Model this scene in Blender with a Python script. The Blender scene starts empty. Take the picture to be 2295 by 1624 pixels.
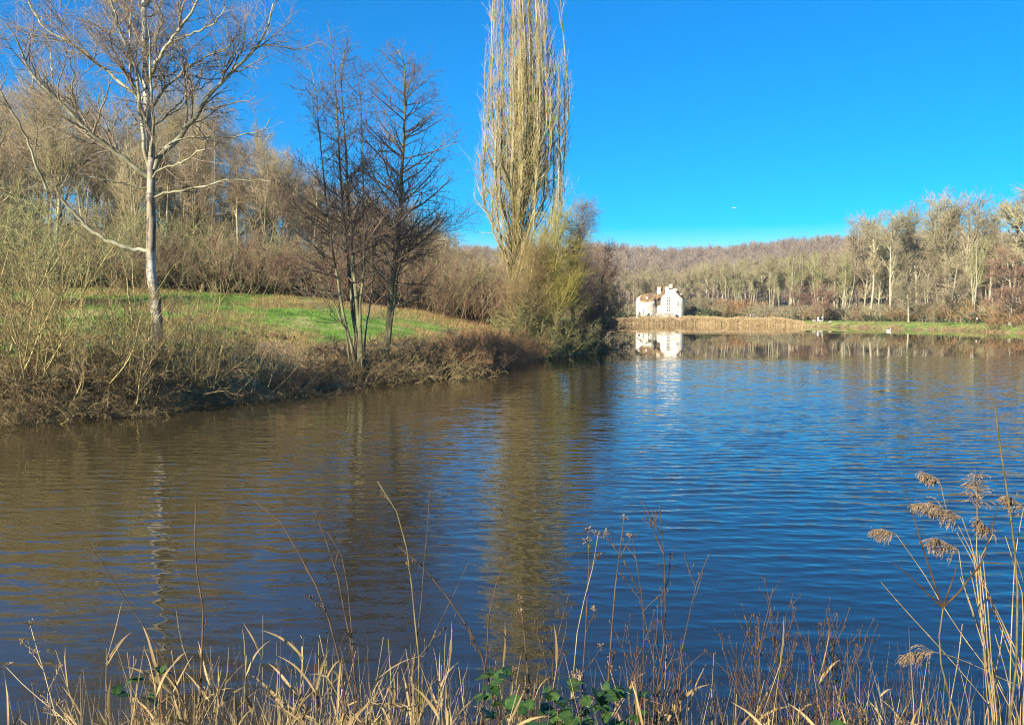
import bpy, math, random
import numpy as np
from mathutils import Vector, Matrix
rad = math.radians
scene = bpy.context.scene
C = scene.collection

# ------------------------------------------------------------------ camera
F = 1801.0                 # focal length in pixels of a 2295 px wide picture
EYE = 4.4
PITCH = math.atan(112 / F)
cam_d = bpy.data.cameras.new('camera')
cam_d.sensor_width = 36.0
cam_d.lens = 36.0 * F / 2295.0
cam_d.clip_start = 0.1
cam_d.clip_end = 20000
cam = bpy.data.objects.new('camera', cam_d)
C.objects.link(cam)
cam.location = (0, 0, EYE)
cam.rotation_euler = (math.pi / 2 - PITCH, 0, 0)
scene.camera = cam

# ------------------------------------------------------------------ world, sun, exposure
SUN_AZ, SUN_EL = rad(220), rad(23)
w = bpy.data.worlds.new('World'); scene.world = w; w.use_nodes = True
nt = w.node_tree; nt.nodes.clear()
sky = nt.nodes.new('ShaderNodeTexSky'); sky.sky_type = 'NISHITA'; sky.sun_disc = False
sky.sun_elevation = SUN_EL; sky.sun_rotation = SUN_AZ
sky.altitude = 0; sky.air_density = 0.93; sky.dust_density = 0.25; sky.ozone_density = 3.5
hs = nt.nodes.new('ShaderNodeHueSaturation'); hs.inputs['Saturation'].default_value = 2.25
hs.inputs['Hue'].default_value = 0.508
bg = nt.nodes.new('ShaderNodeBackground'); bg.inputs['Strength'].default_value = 0.105
wo = nt.nodes.new('ShaderNodeOutputWorld')
gm = nt.nodes.new('ShaderNodeGamma'); gm.inputs['Gamma'].default_value = 0.82
nt.links.new(sky.outputs[0], gm.inputs['Color']); nt.links.new(gm.outputs[0], hs.inputs['Color']); nt.links.new(hs.outputs[0], bg.inputs['Color'])
nt.links.new(bg.outputs[0], wo.inputs['Surface'])
sl = bpy.data.lights.new('sun', 'SUN'); sl.energy = 5.0; sl.angle = rad(0.5); sl.color = (1.0, 0.89, 0.70)
so = bpy.data.objects.new('sun', sl); C.objects.link(so)
sd_ = Vector((-math.sin(SUN_AZ) * math.cos(SUN_EL), -math.cos(SUN_AZ) * math.cos(SUN_EL), -math.sin(SUN_EL)))
so.rotation_euler = sd_.to_track_quat('-Z', 'Y').to_euler(); so.location = (0, -20, 60)
scene.view_settings.view_transform = 'Standard'
scene.view_settings.look = 'None'
scene.view_settings.exposure = 1.36
scene.view_settings.gamma = 1.0
scene.cycles.max_bounces = 5; scene.cycles.diffuse_bounces = 2; scene.cycles.glossy_bounces = 3
scene.cycles.transparent_max_bounces = 6; scene.cycles.caustics_reflective = False
scene.cycles.volume_bounces = 0
scene.cycles.use_denoising = True
scene.cycles.denoiser = 'OPENIMAGEDENOISE'
scene.cycles.denoising_input_passes = 'RGB_ALBEDO_NORMAL'
scene.cycles.denoising_prefilter = 'NONE'
scene.cycles.filter_width = 1.1

# ------------------------------------------------------------------ measuring: a pixel of the 2295 px picture at distance Y
cp, sp = math.cos(PITCH), math.sin(PITCH)
def at(px, py, Y):
    a = (px - 1147.5) / F; b = -(py - 812.0) / F
    dy = cp + b * sp; dz = -sp + b * cp
    k = Y / dy
    return np.array([a * k, Y, EYE + dz * k])

# ------------------------------------------------------------------ materials
def mat(name, stops, scale=3.0, stretch=(1, 1, 1), rough=0.9, vary=0.0, detail=4, bump=0.0, coord='Object', spec=0.2, hue=0.0, trans=0.0):
    m = bpy.data.materials.new(name); m.use_nodes = True
    n = m.node_tree.nodes; l = m.node_tree.links
    b = n['Principled BSDF']; b.inputs['Roughness'].default_value = rough
    b.inputs['Specular IOR Level'].default_value = spec
    tc = n.new('ShaderNodeTexCoord'); mp = n.new('ShaderNodeMapping'); mp.inputs['Scale'].default_value = stretch
    l.new(tc.outputs[coord], mp.inputs['Vector'])
    no = n.new('ShaderNodeTexNoise'); no.inputs['Scale'].default_value = scale; no.inputs['Detail'].default_value = detail
    l.new(mp.outputs[0], no.inputs['Vector'])
    r = n.new('ShaderNodeValToRGB'); e = r.color_ramp.elements
    e[0].position = 0.3; e[1].position = 0.7
    cs = stops
    e[0].color = (*cs[0], 1); e[1].color = (*cs[-1], 1)
    for i, c in enumerate(cs[1:-1]):
        k = e.new(0.3 + 0.4 * (i + 1) / (len(cs) - 1)); k.color = (*c, 1)
    l.new(no.outputs['Fac'], r.inputs[0])
    out = r.outputs[0]
    if vary or hue:
        oi = n.new('ShaderNodeObjectInfo')
        h = n.new('ShaderNodeHueSaturation')
        mr = n.new('ShaderNodeMapRange'); mr.inputs[3].default_value = 1 - vary; mr.inputs[4].default_value = 1 + vary
        l.new(oi.outputs['Random'], mr.inputs[0]); l.new(mr.outputs[0], h.inputs['Value'])
        mm = n.new('ShaderNodeMath'); mm.operation = 'MULTIPLY'; mm.inputs[1].default_value = 7.31
        fr = n.new('ShaderNodeMath'); fr.operation = 'FRACT'
        l.new(oi.outputs['Random'], mm.inputs[0]); l.new(mm.outputs[0], fr.inputs[0])
        m2 = n.new('ShaderNodeMapRange'); m2.inputs[3].default_value = 0.5 - hue; m2.inputs[4].default_value = 0.5 + hue
        l.new(fr.outputs[0], m2.inputs[0]); l.new(m2.outputs[0], h.inputs['Hue'])
        l.new(out, h.inputs['Color']); out = h.outputs[0]
    l.new(out, b.inputs['Base Color'])
    if bump:
        bp = n.new('ShaderNodeBump'); bp.inputs['Strength'].default_value = bump; bp.inputs['Distance'].default_value = 0.05
        l.new(no.outputs['Fac'], bp.inputs['Height']); l.new(bp.outputs[0], b.inputs['Normal'])
    if trans:
        tb = n.new('ShaderNodeBsdfTranslucent'); ms = n.new('ShaderNodeMixShader'); ms.inputs[0].default_value = trans
        l.new(out, tb.inputs['Color']); l.new(b.outputs[0], ms.inputs[1]); l.new(tb.outputs[0], ms.inputs[2])
        l.new(ms.outputs[0], n['Material Output'].inputs['Surface'])
    return m

M = {}
M['bark_tan'] = mat('bark_tan', [(.22, .185, .11), (.42, .375, .23)], 2, (1, 1, .3), vary=.15, hue=.012, bump=.4)
M['twig_tan'] = mat('twig_tan', [(.25, .20, .12), (.39, .32, .19)], .4, vary=.18, hue=.014)
M['bark_grey'] = mat('bark_grey', [(.15, .13, .075), (.30, .27, .16)], 2, (1, 1, .3), vary=.2, hue=.012, bump=.4)
M['twig_brown'] = mat('twig_brown', [(.18, .145, .08), (.32, .265, .155)], .5, vary=.2, hue=.014)
M['twig_red'] = mat('twig_red', [(.17, .105, .07), (.29, .185, .125)], .6, vary=.12)
M['twig_yellow'] = mat('twig_yellow', [(.22, .19, .05), (.38, .34, .09)], .8, vary=.12)
M['twig_far'] = mat('twig_far', [(.22, .19, .11), (.335, .29, .175)], .25, vary=.16, hue=.018)
M['bark_far'] = mat('bark_far', [(.26, .235, .16), (.38, .355, .26)], 1.0, (1, 1, .3), vary=.15, hue=.012)
M['twig_olive'] = mat('twig_olive', [(.21, .20, .095), (.32, .31, .15)], .25, vary=.14, hue=.012)
M['alder_bark'] = mat('alder_bark', [(.05, .045, .03), (.13, .125, .07), (.24, .24, .13)], 1.5, (1, 1, .4), bump=.5)
M['alder_twig'] = mat('alder_twig', [(.10, .075, .06), (.22, .165, .12)], .6)
M['alder_cone'] = mat('alder_cone', [(.08, .045, .045), (.17, .10, .08)], 3)
M['poplar_bark'] = mat('poplar_bark', [(.08, .068, .035), (.24, .205, .085), (.44, .40, .29)], .8, (1, 1, .25), bump=.4)
M['poplar_twig'] = mat('poplar_twig', [(.30, .245, .12), (.45, .38, .215)], .3)
M['birch_twig'] = mat('birch_twig', [(.17, .135, .10), (.30, .24, .18)], .5)
M['birch_limb'] = mat('birch_limb', [(.07, .06, .04), (.26, .25, .16), (.44, .43, .32)], 1.4, (1, 1, 1), bump=.4)
M['shrub_stem'] = mat('shrub_stem', [(.22, .18, .065), (.54, .46, .21)], 1.2, vary=.2, hue=.012)
M['shrub_twig'] = mat('shrub_twig', [(.18, .14, .06), (.34, .27, .13)], .9, vary=.2, hue=.012)
M['bank_brown'] = mat('bank_brown', [(.12, .088, .045), (.26, .195, .10)], 1.1, vary=.2, hue=.012)
M['leaf_dark'] = mat('leaf_dark', [(.025, .045, .015), (.06, .09, .03)], 4, rough=.5, vary=.2, spec=.4)
M['leaf_olive'] = mat('leaf_olive', [(.09, .09, .025), (.18, .17, .05)], 2, rough=.6, vary=.2)
M['straw'] = mat('straw', [(.12, .085, .04), (.33, .235, .11), (.52, .385, .19)], 6, rough=.7, vary=.1, trans=.25)
M['straw_stem'] = mat('straw_stem', [(.20, .14, .065), (.48, .37, .19)], 9, rough=.6, vary=.12)
M['reed'] = mat('reed', [(.40, .29, .14), (.60, .45, .25)], .6, rough=.8)
M['plume'] = mat('plume', [(.12, .082, .05), (.30, .22, .14)], 30, rough=.9)
M['grass'] = mat('grass', [(.10, .21, .025), (.20, .34, .06)], .5, rough=.7, coord='Generated', trans=.2)
M['bramble_leaf'] = mat('bramble_leaf', [(.016, .045, .010), (.038, .09, .016), (.10, .11, .03)], 3, rough=.4, spec=.5, vary=.2, trans=.15)
M['bramble_stem'] = mat('bramble_stem', [(.10, .035, .03), (.22, .10, .06)], 12)
M['sprig'] = mat('sprig', [(.035, .023, .015), (.12, .072, .04)], 20, vary=.25)
M['sprig_olive'] = mat('sprig_olive', [(.08, .065, .03), (.20, .16, .07)], 20, vary=.2)
M['rust_grass'] = mat('rust_grass', [(.20, .11, .05), (.40, .25, .12)], 1.2, vary=.1)
M['hill_twig'] = mat('hill_twig', [(.20, .16, .125), (.30, .245, .19)], .02, rough=1)

# birch bark: white skin with dark lenticels, fissured brown low on the trunk
def birch_mat():
    m = bpy.data.materials.new('birch_bark'); m.use_nodes = True
    n = m.node_tree.nodes; l = m.node_tree.links; b = n['Principled BSDF']; b.inputs['Roughness'].default_value = .7
    tc = n.new('ShaderNodeTexCoord')
    def noise(scale, st, detail=4):
        mp = n.new('ShaderNodeMapping'); mp.inputs['Scale'].default_value = st; l.new(tc.outputs['Object'], mp.inputs[0])
        no = n.new('ShaderNodeTexNoise'); no.inputs['Scale'].default_value = scale; no.inputs['Detail'].default_value = detail
        l.new(mp.outputs[0], no.inputs['Vector']); return no.outputs['Fac']
    def ramp(src, a, b_, ca, cb):
        r = n.new('ShaderNodeValToRGB'); e = r.color_ramp.elements; e[0].position = a; e[1].position = b_
        e[0].color = (*ca, 1); e[1].color = (*cb, 1); l.new(src, r.inputs[0]); return r.outputs[0]
    skin = ramp(noise(1.2, (1, 1, .6)), .3, .7, (.42, .39, .32), (.68, .65, .58))
    lent = ramp(noise(1.5, (1.2, 1.2, 9), 3), .36, .43, (1, 1, 1), (0, 0, 0))
    fiss = ramp(noise(2.2, (3, 3, .7), 5), .42, .56, (.05, .042, .03), (.25, .20, .13))
    mx = n.new('ShaderNodeMix'); mx.data_type = 'RGBA'; l.new(lent, mx.inputs[0]); l.new(skin, mx.inputs[6]); mx.inputs[7].default_value = (.05, .04, .035, 1)
    sx = n.new('ShaderNodeSeparateXYZ'); l.new(tc.outputs['Object'], sx.inputs[0])
    zz = n.new('ShaderNodeMapRange'); zz.inputs[1].default_value = 13.0; zz.inputs[2].default_value = 9.0; l.new(sx.outputs[2], zz.inputs[0])
    pn = noise(.9, (1, 1, .35), 3)
    ad = n.new('ShaderNodeMath'); ad.operation = 'ADD'; l.new(zz.outputs[0], ad.inputs[0])
    pr = n.new('ShaderNodeMapRange'); pr.inputs[1].default_value = .35; pr.inputs[2].default_value = .65; pr.inputs[3].default_value = -.72; pr.inputs[4].default_value = .6
    l.new(pn, pr.inputs[0]); l.new(pr.outputs[0], ad.inputs[1]); ad.use_clamp = True
    m2 = n.new('ShaderNodeMix'); m2.data_type = 'RGBA'; l.new(ad.outputs[0], m2.inputs[0]); l.new(mx.outputs[2], m2.inputs[6]); l.new(fiss, m2.inputs[7])
    l.new(m2.outputs[2], b.inputs['Base Color'])
    return m
M['birch_bark'] = birch_mat()

# ------------------------------------------------------------------ mesh helpers
class MB:
    def __init__(s): s.v = []; s.f = {3: [], 4: []}; s.m = {3: [], 4: []}; s.n = 0
    def add(s, V, Fc, mi=0):
        V = np.asarray(V, float).reshape(-1, 3); Fc = np.asarray(Fc, int)
        if len(Fc) == 0: return
        k = Fc.shape[1]
        s.v.append(V); s.f[k].append(Fc + s.n); s.m[k].append(np.full(len(Fc), mi)); s.n += len(V)
    def mesh(s, name, mats, smooth=True, origin=None):
        V = np.concatenate(s.v) if s.v else np.zeros((0, 3))
        if origin is not None: V = V - np.asarray(origin)
        me = bpy.data.meshes.new(name)
        me.vertices.add(len(V)); me.vertices.foreach_set('co', V.astype(np.float32).ravel())
        idx = []; st = []; tot = []; mi = []; pos = 0
        for k in (3, 4):
            if s.f[k]:
                f = np.concatenate(s.f[k]); idx.append(f.ravel()); st.append(pos + np.arange(len(f)) * k)
                tot.append(np.full(len(f), k)); mi.append(np.concatenate(s.m[k])); pos += f.size
        idx = np.concatenate(idx); st = np.concatenate(st); tot = np.concatenate(tot); mi = np.concatenate(mi)
        me.loops.add(len(idx)); me.loops.foreach_set('vertex_index', idx.astype(np.int32))
        me.polygons.add(len(st)); me.polygons.foreach_set('loop_start', st.astype(np.int32)); me.polygons.foreach_set('loop_total', tot.astype(np.int32))
        me.polygons.foreach_set('material_index', mi.astype(np.int32))
        me.polygons.foreach_set('use_smooth', np.full(len(st), smooth, bool))
        me.update(calc_edges=True)
        for m in mats: me.materials.append(m)
        return me

def ob(name, me, parent=None, loc=None):
    o = bpy.data.objects.new(name, me); C.objects.link(o)
    if parent is not None: o.parent = parent
    if loc is not None: o.location = loc
    return o
def empty(name, loc, rz=0, sc=1.0):
    o = bpy.data.objects.new(name, None); C.objects.link(o); o.location = loc; o.rotation_euler = (0, 0, rz)
    o.empty_display_size = .3
    if sc != 1.0: o.scale = (sc, sc, sc) if not hasattr(sc, '__len__') else sc
    return o
def tag(o, label=None, cat=None, group=None, kind=None):
    if label: o['label'] = label
    if cat: o['category'] = cat
    if group: o['group'] = group
    if kind: o['kind'] = kind
    return o
def copy_tree(o, parent=None):
    c = o.copy(); C.objects.link(c); c.parent = parent
    for ch in list(o.children): copy_tree(ch, c)
    return c

def norm(a): return a / np.maximum(np.linalg.norm(a, axis=-1, keepdims=True), 1e-9)

def tubes(mb, P, R, k=3, mi=0):
    """P [N,S,3], R [N,S] -> k-sided tubes"""
    N, S, _ = P.shape
    T = np.empty_like(P); T[:, 1:-1] = P[:, 2:] - P[:, :-2]; T[:, 0] = P[:, 1] - P[:, 0]; T[:, -1] = P[:, -1] - P[:, -2]
    T = norm(T); mean = norm(P[:, -1] - P[:, 0])
    ref = np.where(np.abs(mean[:, 2:3]) > .75, np.array([[1., 0.13, 0]]), np.array([[0., 0, 1.]]))
    U = norm(np.cross(T, ref[:, None, :])); W = np.cross(T, U)
    a = np.arange(k) * 2 * math.pi / k
    V = P[:, :, None, :] + R[:, :, None, None] * (np.cos(a)[None, None, :, None] * U[:, :, None, :] + np.sin(a)[None, None, :, None] * W[:, :, None, :])
    i = np.arange(N)[:, None, None] * S * k + np.arange(S - 1)[None, :, None] * k
    j = np.arange(k)[None, None, :]; j2 = (j + 1) % k
    Fq = np.stack([i + j, i + j2, i + k + j2, i + k + j], -1).reshape(-1, 4)
    mb.add(V.reshape(-1, 3), Fq, mi)

def ribbons(mb, P, Wd, side, mi=0, fold=0.0):
    """P [N,S,3], Wd [N,S] half widths, side [N,3] -> ribbon leaves with a shallow fold"""
    N, S, _ = P.shape
    T = norm(np.gradient(P, axis=1)); sd = norm(side)[:, None, :] * np.ones((1, S, 1))
    Nn = norm(np.cross(T, sd)); sd = np.cross(Nn, T)
    mid = P - Nn * (Wd * fold)[:, :, None]
    V = np.stack([P - sd * Wd[:, :, None], mid, P + sd * Wd[:, :, None]], 2)
    i = np.arange(N)[:, None, None] * S * 3 + np.arange(S - 1)[None, :, None] * 3; j = np.arange(2)[None, None, :]
    Fq = np.stack([i + j, i + j + 1, i + j + 4, i + j + 3], -1).reshape(-1, 4)
    mb.add(V.reshape(-1, 3), Fq, mi)

def walk(rng, pos, d, L, seg, wander, up, side=None):
    """grow paths from pos along d; up may be scalar or [seg] list (negative droops)"""
    N = len(pos); P = np.empty((N, seg + 1, 3)); P[:, 0] = pos; d = norm(d)
    ups = np.broadcast_to(np.asarray(up, float), (seg,)) if np.ndim(up) < 2 else None
    for s in range(seg):
        d = d + rng.normal(0, wander, (N, 3)); u = ups[s]
        d[:, 2] += u
        d = norm(d); P[:, s + 1] = P[:, s] + d * (L / seg)[:, None]
    return P

def spawn(rng, P, R, M_, t0, t1, ang, ang_sd, length, seg, wander, up, rr=.55, rmin=.01, tip=.3, bias=None, power=0.0, hor=0.0, rl=.017):
    """sample M_ points along parents (weighted by length) and grow children; length(t, L, z) gives the child's length"""
    N, S, _ = P.shape
    plen = np.linalg.norm(np.diff(P, axis=1), axis=2).sum(1)
    pi = rng.choice(N, M_, p=plen / plen.sum())
    t = t0 + (t1 - t0) * (rng.random(M_) ** (1.0 / (1 + power)))
    x = t * (S - 1); i = np.minimum(x.astype(int), S - 2); fr = (x - i)[:, None]
    pos = P[pi, i] * (1 - fr) + P[pi, i + 1] * fr
    T = norm(P[pi, i + 1] - P[pi, i]); r = R[pi, i] * (1 - fr[:, 0]) + R[pi, i + 1] * fr[:, 0]
    q = rng.normal(0, 1, (M_, 3))
    if hor: q[:, 2] *= (1 - hor)
    if bias is not None: q = q + np.asarray(bias)
    q = norm(q - (q * T).sum(1, keepdims=True) * T)
    a = np.radians(rng.normal(ang, ang_sd, M_))[:, None]
    d = np.cos(a) * T + np.sin(a) * q
    L = length(t, plen[pi], pos[:, 2]) * rng.uniform(.65, 1.25, M_)
    Pc = walk(rng, pos, d, L, seg, wander, up)
    r0 = np.maximum(np.minimum(r * rr, L * rl), rmin)
    Rc = r0[:, None] * np.linspace(1, tip, seg + 1)[None, :]
    return Pc, np.maximum(Rc, rmin * .6)

def resample(pts, n):
    pts = np.asarray(pts, float); d = np.r_[0, np.cumsum(np.linalg.norm(np.diff(pts, axis=0), axis=1))]
    # catmull-rom-ish: dense linear then smooth
    t = np.linspace(0, d[-1], n); return np.stack([np.interp(t, d, pts[:, k]) for k in range(pts.shape[1])], 1)

def leafcloud(mb, rng, c, s, n, size, mi=0):
    """n small bent leaves scattered through an ellipsoid shell"""
    p = rng.normal(0, 1, (n, 3)); p = norm(p) * (rng.random((n, 1)) ** .45); p = c + p * s
    leaves(mb, rng, p, size, mi)
def leaves(mb, rng, p, size, mi=0, asp=.55):
    n = len(p); d = norm(rng.normal(0, 1, (n, 3))); q = norm(np.cross(d, rng.normal(0, 1, (n, 3))))
    s_ = size * rng.uniform(.6, 1.3, (n, 1))
    V = np.stack([p - d * s_, p + q * s_ * asp, p + d * s_, p - q * s_ * asp], 1)
    mb.add(V.reshape(-1, 3), np.arange(n * 4).reshape(-1, 4), mi)

# ------------------------------------------------------------------ terrain
def shore(px, py): 
    p = at(px, py, 100.0); k = EYE / (EYE - p[2]); return (p[0] * k, 100.0 * k)
LAKE = [(-35, 29)] + [shore(*q) for q in ((0, 950), (120, 944), (300, 930), (470, 908), (630, 890), (740, 868), (850, 857), (1000, 845), (1045, 836), (1180, 805), (1300, 795), (1375, 786))] + \
    [(12.8, 97), (10, 106), (4, 114), (2, 132), (10, 170), (20, 215), (28, 260), (36, 291), (67, 291), (89, 261), (98, 239), (102, 213), (109, 200), (106, 178), (110, 168),
     (124, 140), (120, 100), (100, 50), (70, 18), (40, 8), (20, 6.4), (0, 6), (-20, 6.2), (-50, 8), (-80, 14), (-82, 20), (-60, 26)]
LK = np.array(LAKE)
def sdist(x, y):
    x = np.asarray(x, float); y = np.asarray(y, float); best = np.full(x.shape, 1e9); ins = np.zeros(x.shape, bool)
    n = len(LK)
    for i in range(n):
        ax, ay = LK[i]; bx, by = LK[(i + 1) % n]; ex, ey = bx - ax, by - ay
        t = np.clip(((x - ax) * ex + (y - ay) * ey) / (ex * ex + ey * ey), 0, 1)
        best = np.minimum(best, np.hypot(x - ax - t * ex, y - ay - t * ey))
        c = ((ay > y) != (by > y)) & (x < ex * (y - ay) / (ey if ey != 0 else 1e-9) + ax); ins ^= c
    return np.where(ins, -best, best)
def ss(t): t = np.clip(t, 0, 1); return t * t * (3 - 2 * t)
def vnoise(x, y, s, seed=0):
    r = np.random.default_rng(seed).random((64, 64)); X = x / s; Y = y / s
    i = np.floor(X).astype(int); j = np.floor(Y).astype(int); u = X - i; v = Y - j; u = u * u * (3 - 2 * u); v = v * v * (3 - 2 * v)
    g = lambda a, b: r[a % 64, b % 64]
    return (g(i, j) * (1 - u) + g(i + 1, j) * u) * (1 - v) + (g(i, j + 1) * (1 - u) + g(i + 1, j + 1) * u) * v - .5
def height(x, y):
    x = np.asarray(x, float); y = np.asarray(y, float); sd = sdist(x, y)
    sdn = sd + vnoise(x, y, 2.3, 3) * .9 * ss(sd / 2 + .5)
    near = 2.8 * ss(sdn / 5.2)
    px = 1147.5 + F * x / np.maximum(y, 5)
    zb = np.interp(px, [0, 400, 520, 700, 850, 1040, 1150, 1300], [6.9, 6.6, 6.3, 5.8, 5.15, 4.2, 3.4, 2.4])
    yf = np.interp(px, [0, 400, 630, 850, 1000, 1040, 1180, 1300], [36, 41, 46, 54.5, 59, 62, 74, 76])
    t = (y - yf) / (80 - yf)
    left = 2.3 * ss(sdn / 5.5) + (zb - 2.3) * ss(sd / 12) * np.clip(t, 0, 1.0) + .07 * np.clip(y - 80, 0, 90) * ss((8 - x) / 20)
    far = 1.35 * ss(sdn / 3.2) + .012 * np.maximum(sd, 0) + 3.6 * ss((y - 300) / 22) * ss((x - 60) / 16) * ss((150 - x) / 30) + 5.0 * ss((y - 300) / 120)
    wl = ss((16 - x) / 10) * ss((240 - y) / 100)
    z = far * (1 - wl) + left * wl
    wn = ss((26 - y) / 8); z = z * (1 - wn) + near * wn
    hx = 42 + 12 * ss((x - 120) / 300) + 5 * vnoise(x, y * 0, 170, 5)
    z = z + hx * ss((np.hypot(x * .55, y) - 430) / 470) * (1 + 0 * x)
    z = z + vnoise(x, y, 5, 1) * .35 * ss(sd / 8) * ss((y - 12) / 15) + vnoise(x, y, 1.3, 2) * .12 * ss(sd / 3)
    inside = -np.minimum(2.0, .35 * -sd)
    return np.where(sd > 0, np.maximum(z, 0.02 + np.minimum(sd, .5) * .2), inside)

def hz(x, y): return float(height(np.array([x]), np.array([y]))[0])
PUT_NOW = True

# grid, fine near the lake and coarse towards the horizon
ys = np.unique(np.r_[-40, -20, -10, np.arange(-6, 100, .9), np.arange(100, 330, 3.0), np.arange(330, 1100, 14), np.geomspace(1100, 9000, 14)])
xs = np.unique(np.r_[-np.geomspace(260, 6000, 14), np.arange(-260, -70, 8), np.arange(-70, 30, .9), np.arange(30, 150, 2.2), np.arange(150, 700, 14), np.geomspace(700, 6000, 14)])
GX, GY = np.meshgrid(xs, ys); GZ = height(GX, GY)
nx, ny = len(xs), len(ys)
mb = MB(); ii = (np.arange(ny - 1)[:, None] * nx + np.arange(nx - 1)[None, :]).ravel()
mb.add(np.stack([GX, GY, GZ], -1).reshape(-1, 3), np.stack([ii, ii + 1, ii + nx + 1, ii + nx], 1))

def ground_mat():
    m = bpy.data.materials.new('ground'); m.use_nodes = True; n = m.node_tree.nodes; l = m.node_tree.links
    b = n['Principled BSDF']; b.inputs['Roughness'].default_value = .95; b.inputs['Specular IOR Level'].default_value = .1
    tc = n.new('ShaderNodeTexCoord')
    def noise(s, d=5):
        no = n.new('ShaderNodeTexNoise'); no.inputs['Scale'].default_value = s; no.inputs['Detail'].default_value = d; l.new(tc.outputs['Object'], no.inputs['Vector']); return no.outputs['Fac']
    def ramp(src, *st):
        r = n.new('ShaderNodeValToRGB'); e = r.color_ramp.elements
        while len(e) < len(st): e.new(.5)
        for k, (p, c) in enumerate(st): e[k].position = p; e[k].color = (*c, 1)
        l.new(src, r.inputs[0]); return r.outputs[0]
    def mix(f, a, c):
        x = n.new('ShaderNodeMix'); x.data_type = 'RGBA'; l.new(f, x.inputs[0]); l.new(a, x.inputs[6]); l.new(c, x.inputs[7]); return x.outputs[2]
    at_ = n.new('ShaderNodeAttribute'); at_.attribute_name = 'zone'; sp_ = n.new('ShaderNodeSeparateColor'); l.new(at_.outputs['Color'], sp_.inputs[0])
    litter = ramp(noise(.7, 8), (.3, (.10, .068, .035)), (.5, (.21, .145, .075)), (.7, (.33, .24, .125)))
    green = ramp(noise(.35, 8), (.36, (.06, .12, .02)), (.45, (.11, .22, .035)), (.54, (.20, .29, .06)), (.64, (.36, .32, .14)))
    dry = ramp(noise(1.1, 8), (.3, (.22, .16, .07)), (.7, (.42, .32, .16)))
    path = ramp(noise(1.5, 6), (.3, (.20, .15, .09)), (.7, (.36, .29, .19)))
    c = mix(sp_.outputs[0], litter, green); c = mix(sp_.outputs[1], c, dry); c = mix(sp_.outputs[2], c, path)
    l.new(c, b.inputs['Base Color'])
    bp = n.new('ShaderNodeBump'); bp.inputs['Strength'].default_value = .7; bp.inputs['Distance'].default_value = .2
    l.new(noise(3, 8), bp.inputs['Height']); l.new(bp.outputs[0], b.inputs['Normal'])
    return m
M['ground'] = ground_mat()
def zones(x, y):
    sd = sdist(x, y); px = 1147.5 + F * x / np.maximum(y, 5); n1 = vnoise(x, y, 3.1, 11); n2 = vnoise(x, y, 7.0, 12)
    left = (x < 12) & (y > 30) & (y < 110)
    yb = 81 + n2 * 5
    g = ss((sd + n1 * 3 - 4.0) / 2.5) * ss((yb - y) / 2.5) * left
    far = (x > 30) & (y > 120) & (y < 340)
    gf = ss((sd + n1 - .8) / 1.2) * ss((24 + n2 * 8 - sd) / 4) * far
    gm = ((y > 291) & (x < 68)) * ss((40 - sd) / 8)
    near = (y < 12) * ss((sd - 4) / 2) * .7
    G = np.clip(g + gf + gm + near, 0, 1)
    dry = ss((n2 + n1 * .7 + vnoise(x, y, 1.2, 14) * .5 - .02) / .3) * .7 * G + ss((y - yb + 13 + n1 * 6) / 7) * g * .8 * ss((px - 600) / 200) + ss((6.5 - sd + n1 * 5) / 3) * (left * .75)
    # trodden tracks: through the meadow and along the far bank
    tr = left * np.exp(-((y - (46 + (x + 20) * .42 + n2 * 3)) / 1.0) ** 2) * .75 * (px < 900)
    pf = far * np.exp(-((sd - 7.2 - n2) / 1.1) ** 2) * .9
    return G, np.clip(dry, 0, 1), np.clip(tr + pf, 0, 1)
me = mb.mesh('ground', [M['ground']])
G_, D_, T_ = zones(GX.ravel(), GY.ravel())
ca = me.color_attributes.new('zone', 'FLOAT_COLOR', 'POINT')
ca.data.foreach_set('color', np.stack([G_, D_, T_, np.ones_like(G_)], 1).astype(np.float32).ravel())
tag(ob('ground', me), 'grassy and leaf-strewn ground round the lake', kind='structure')

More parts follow.
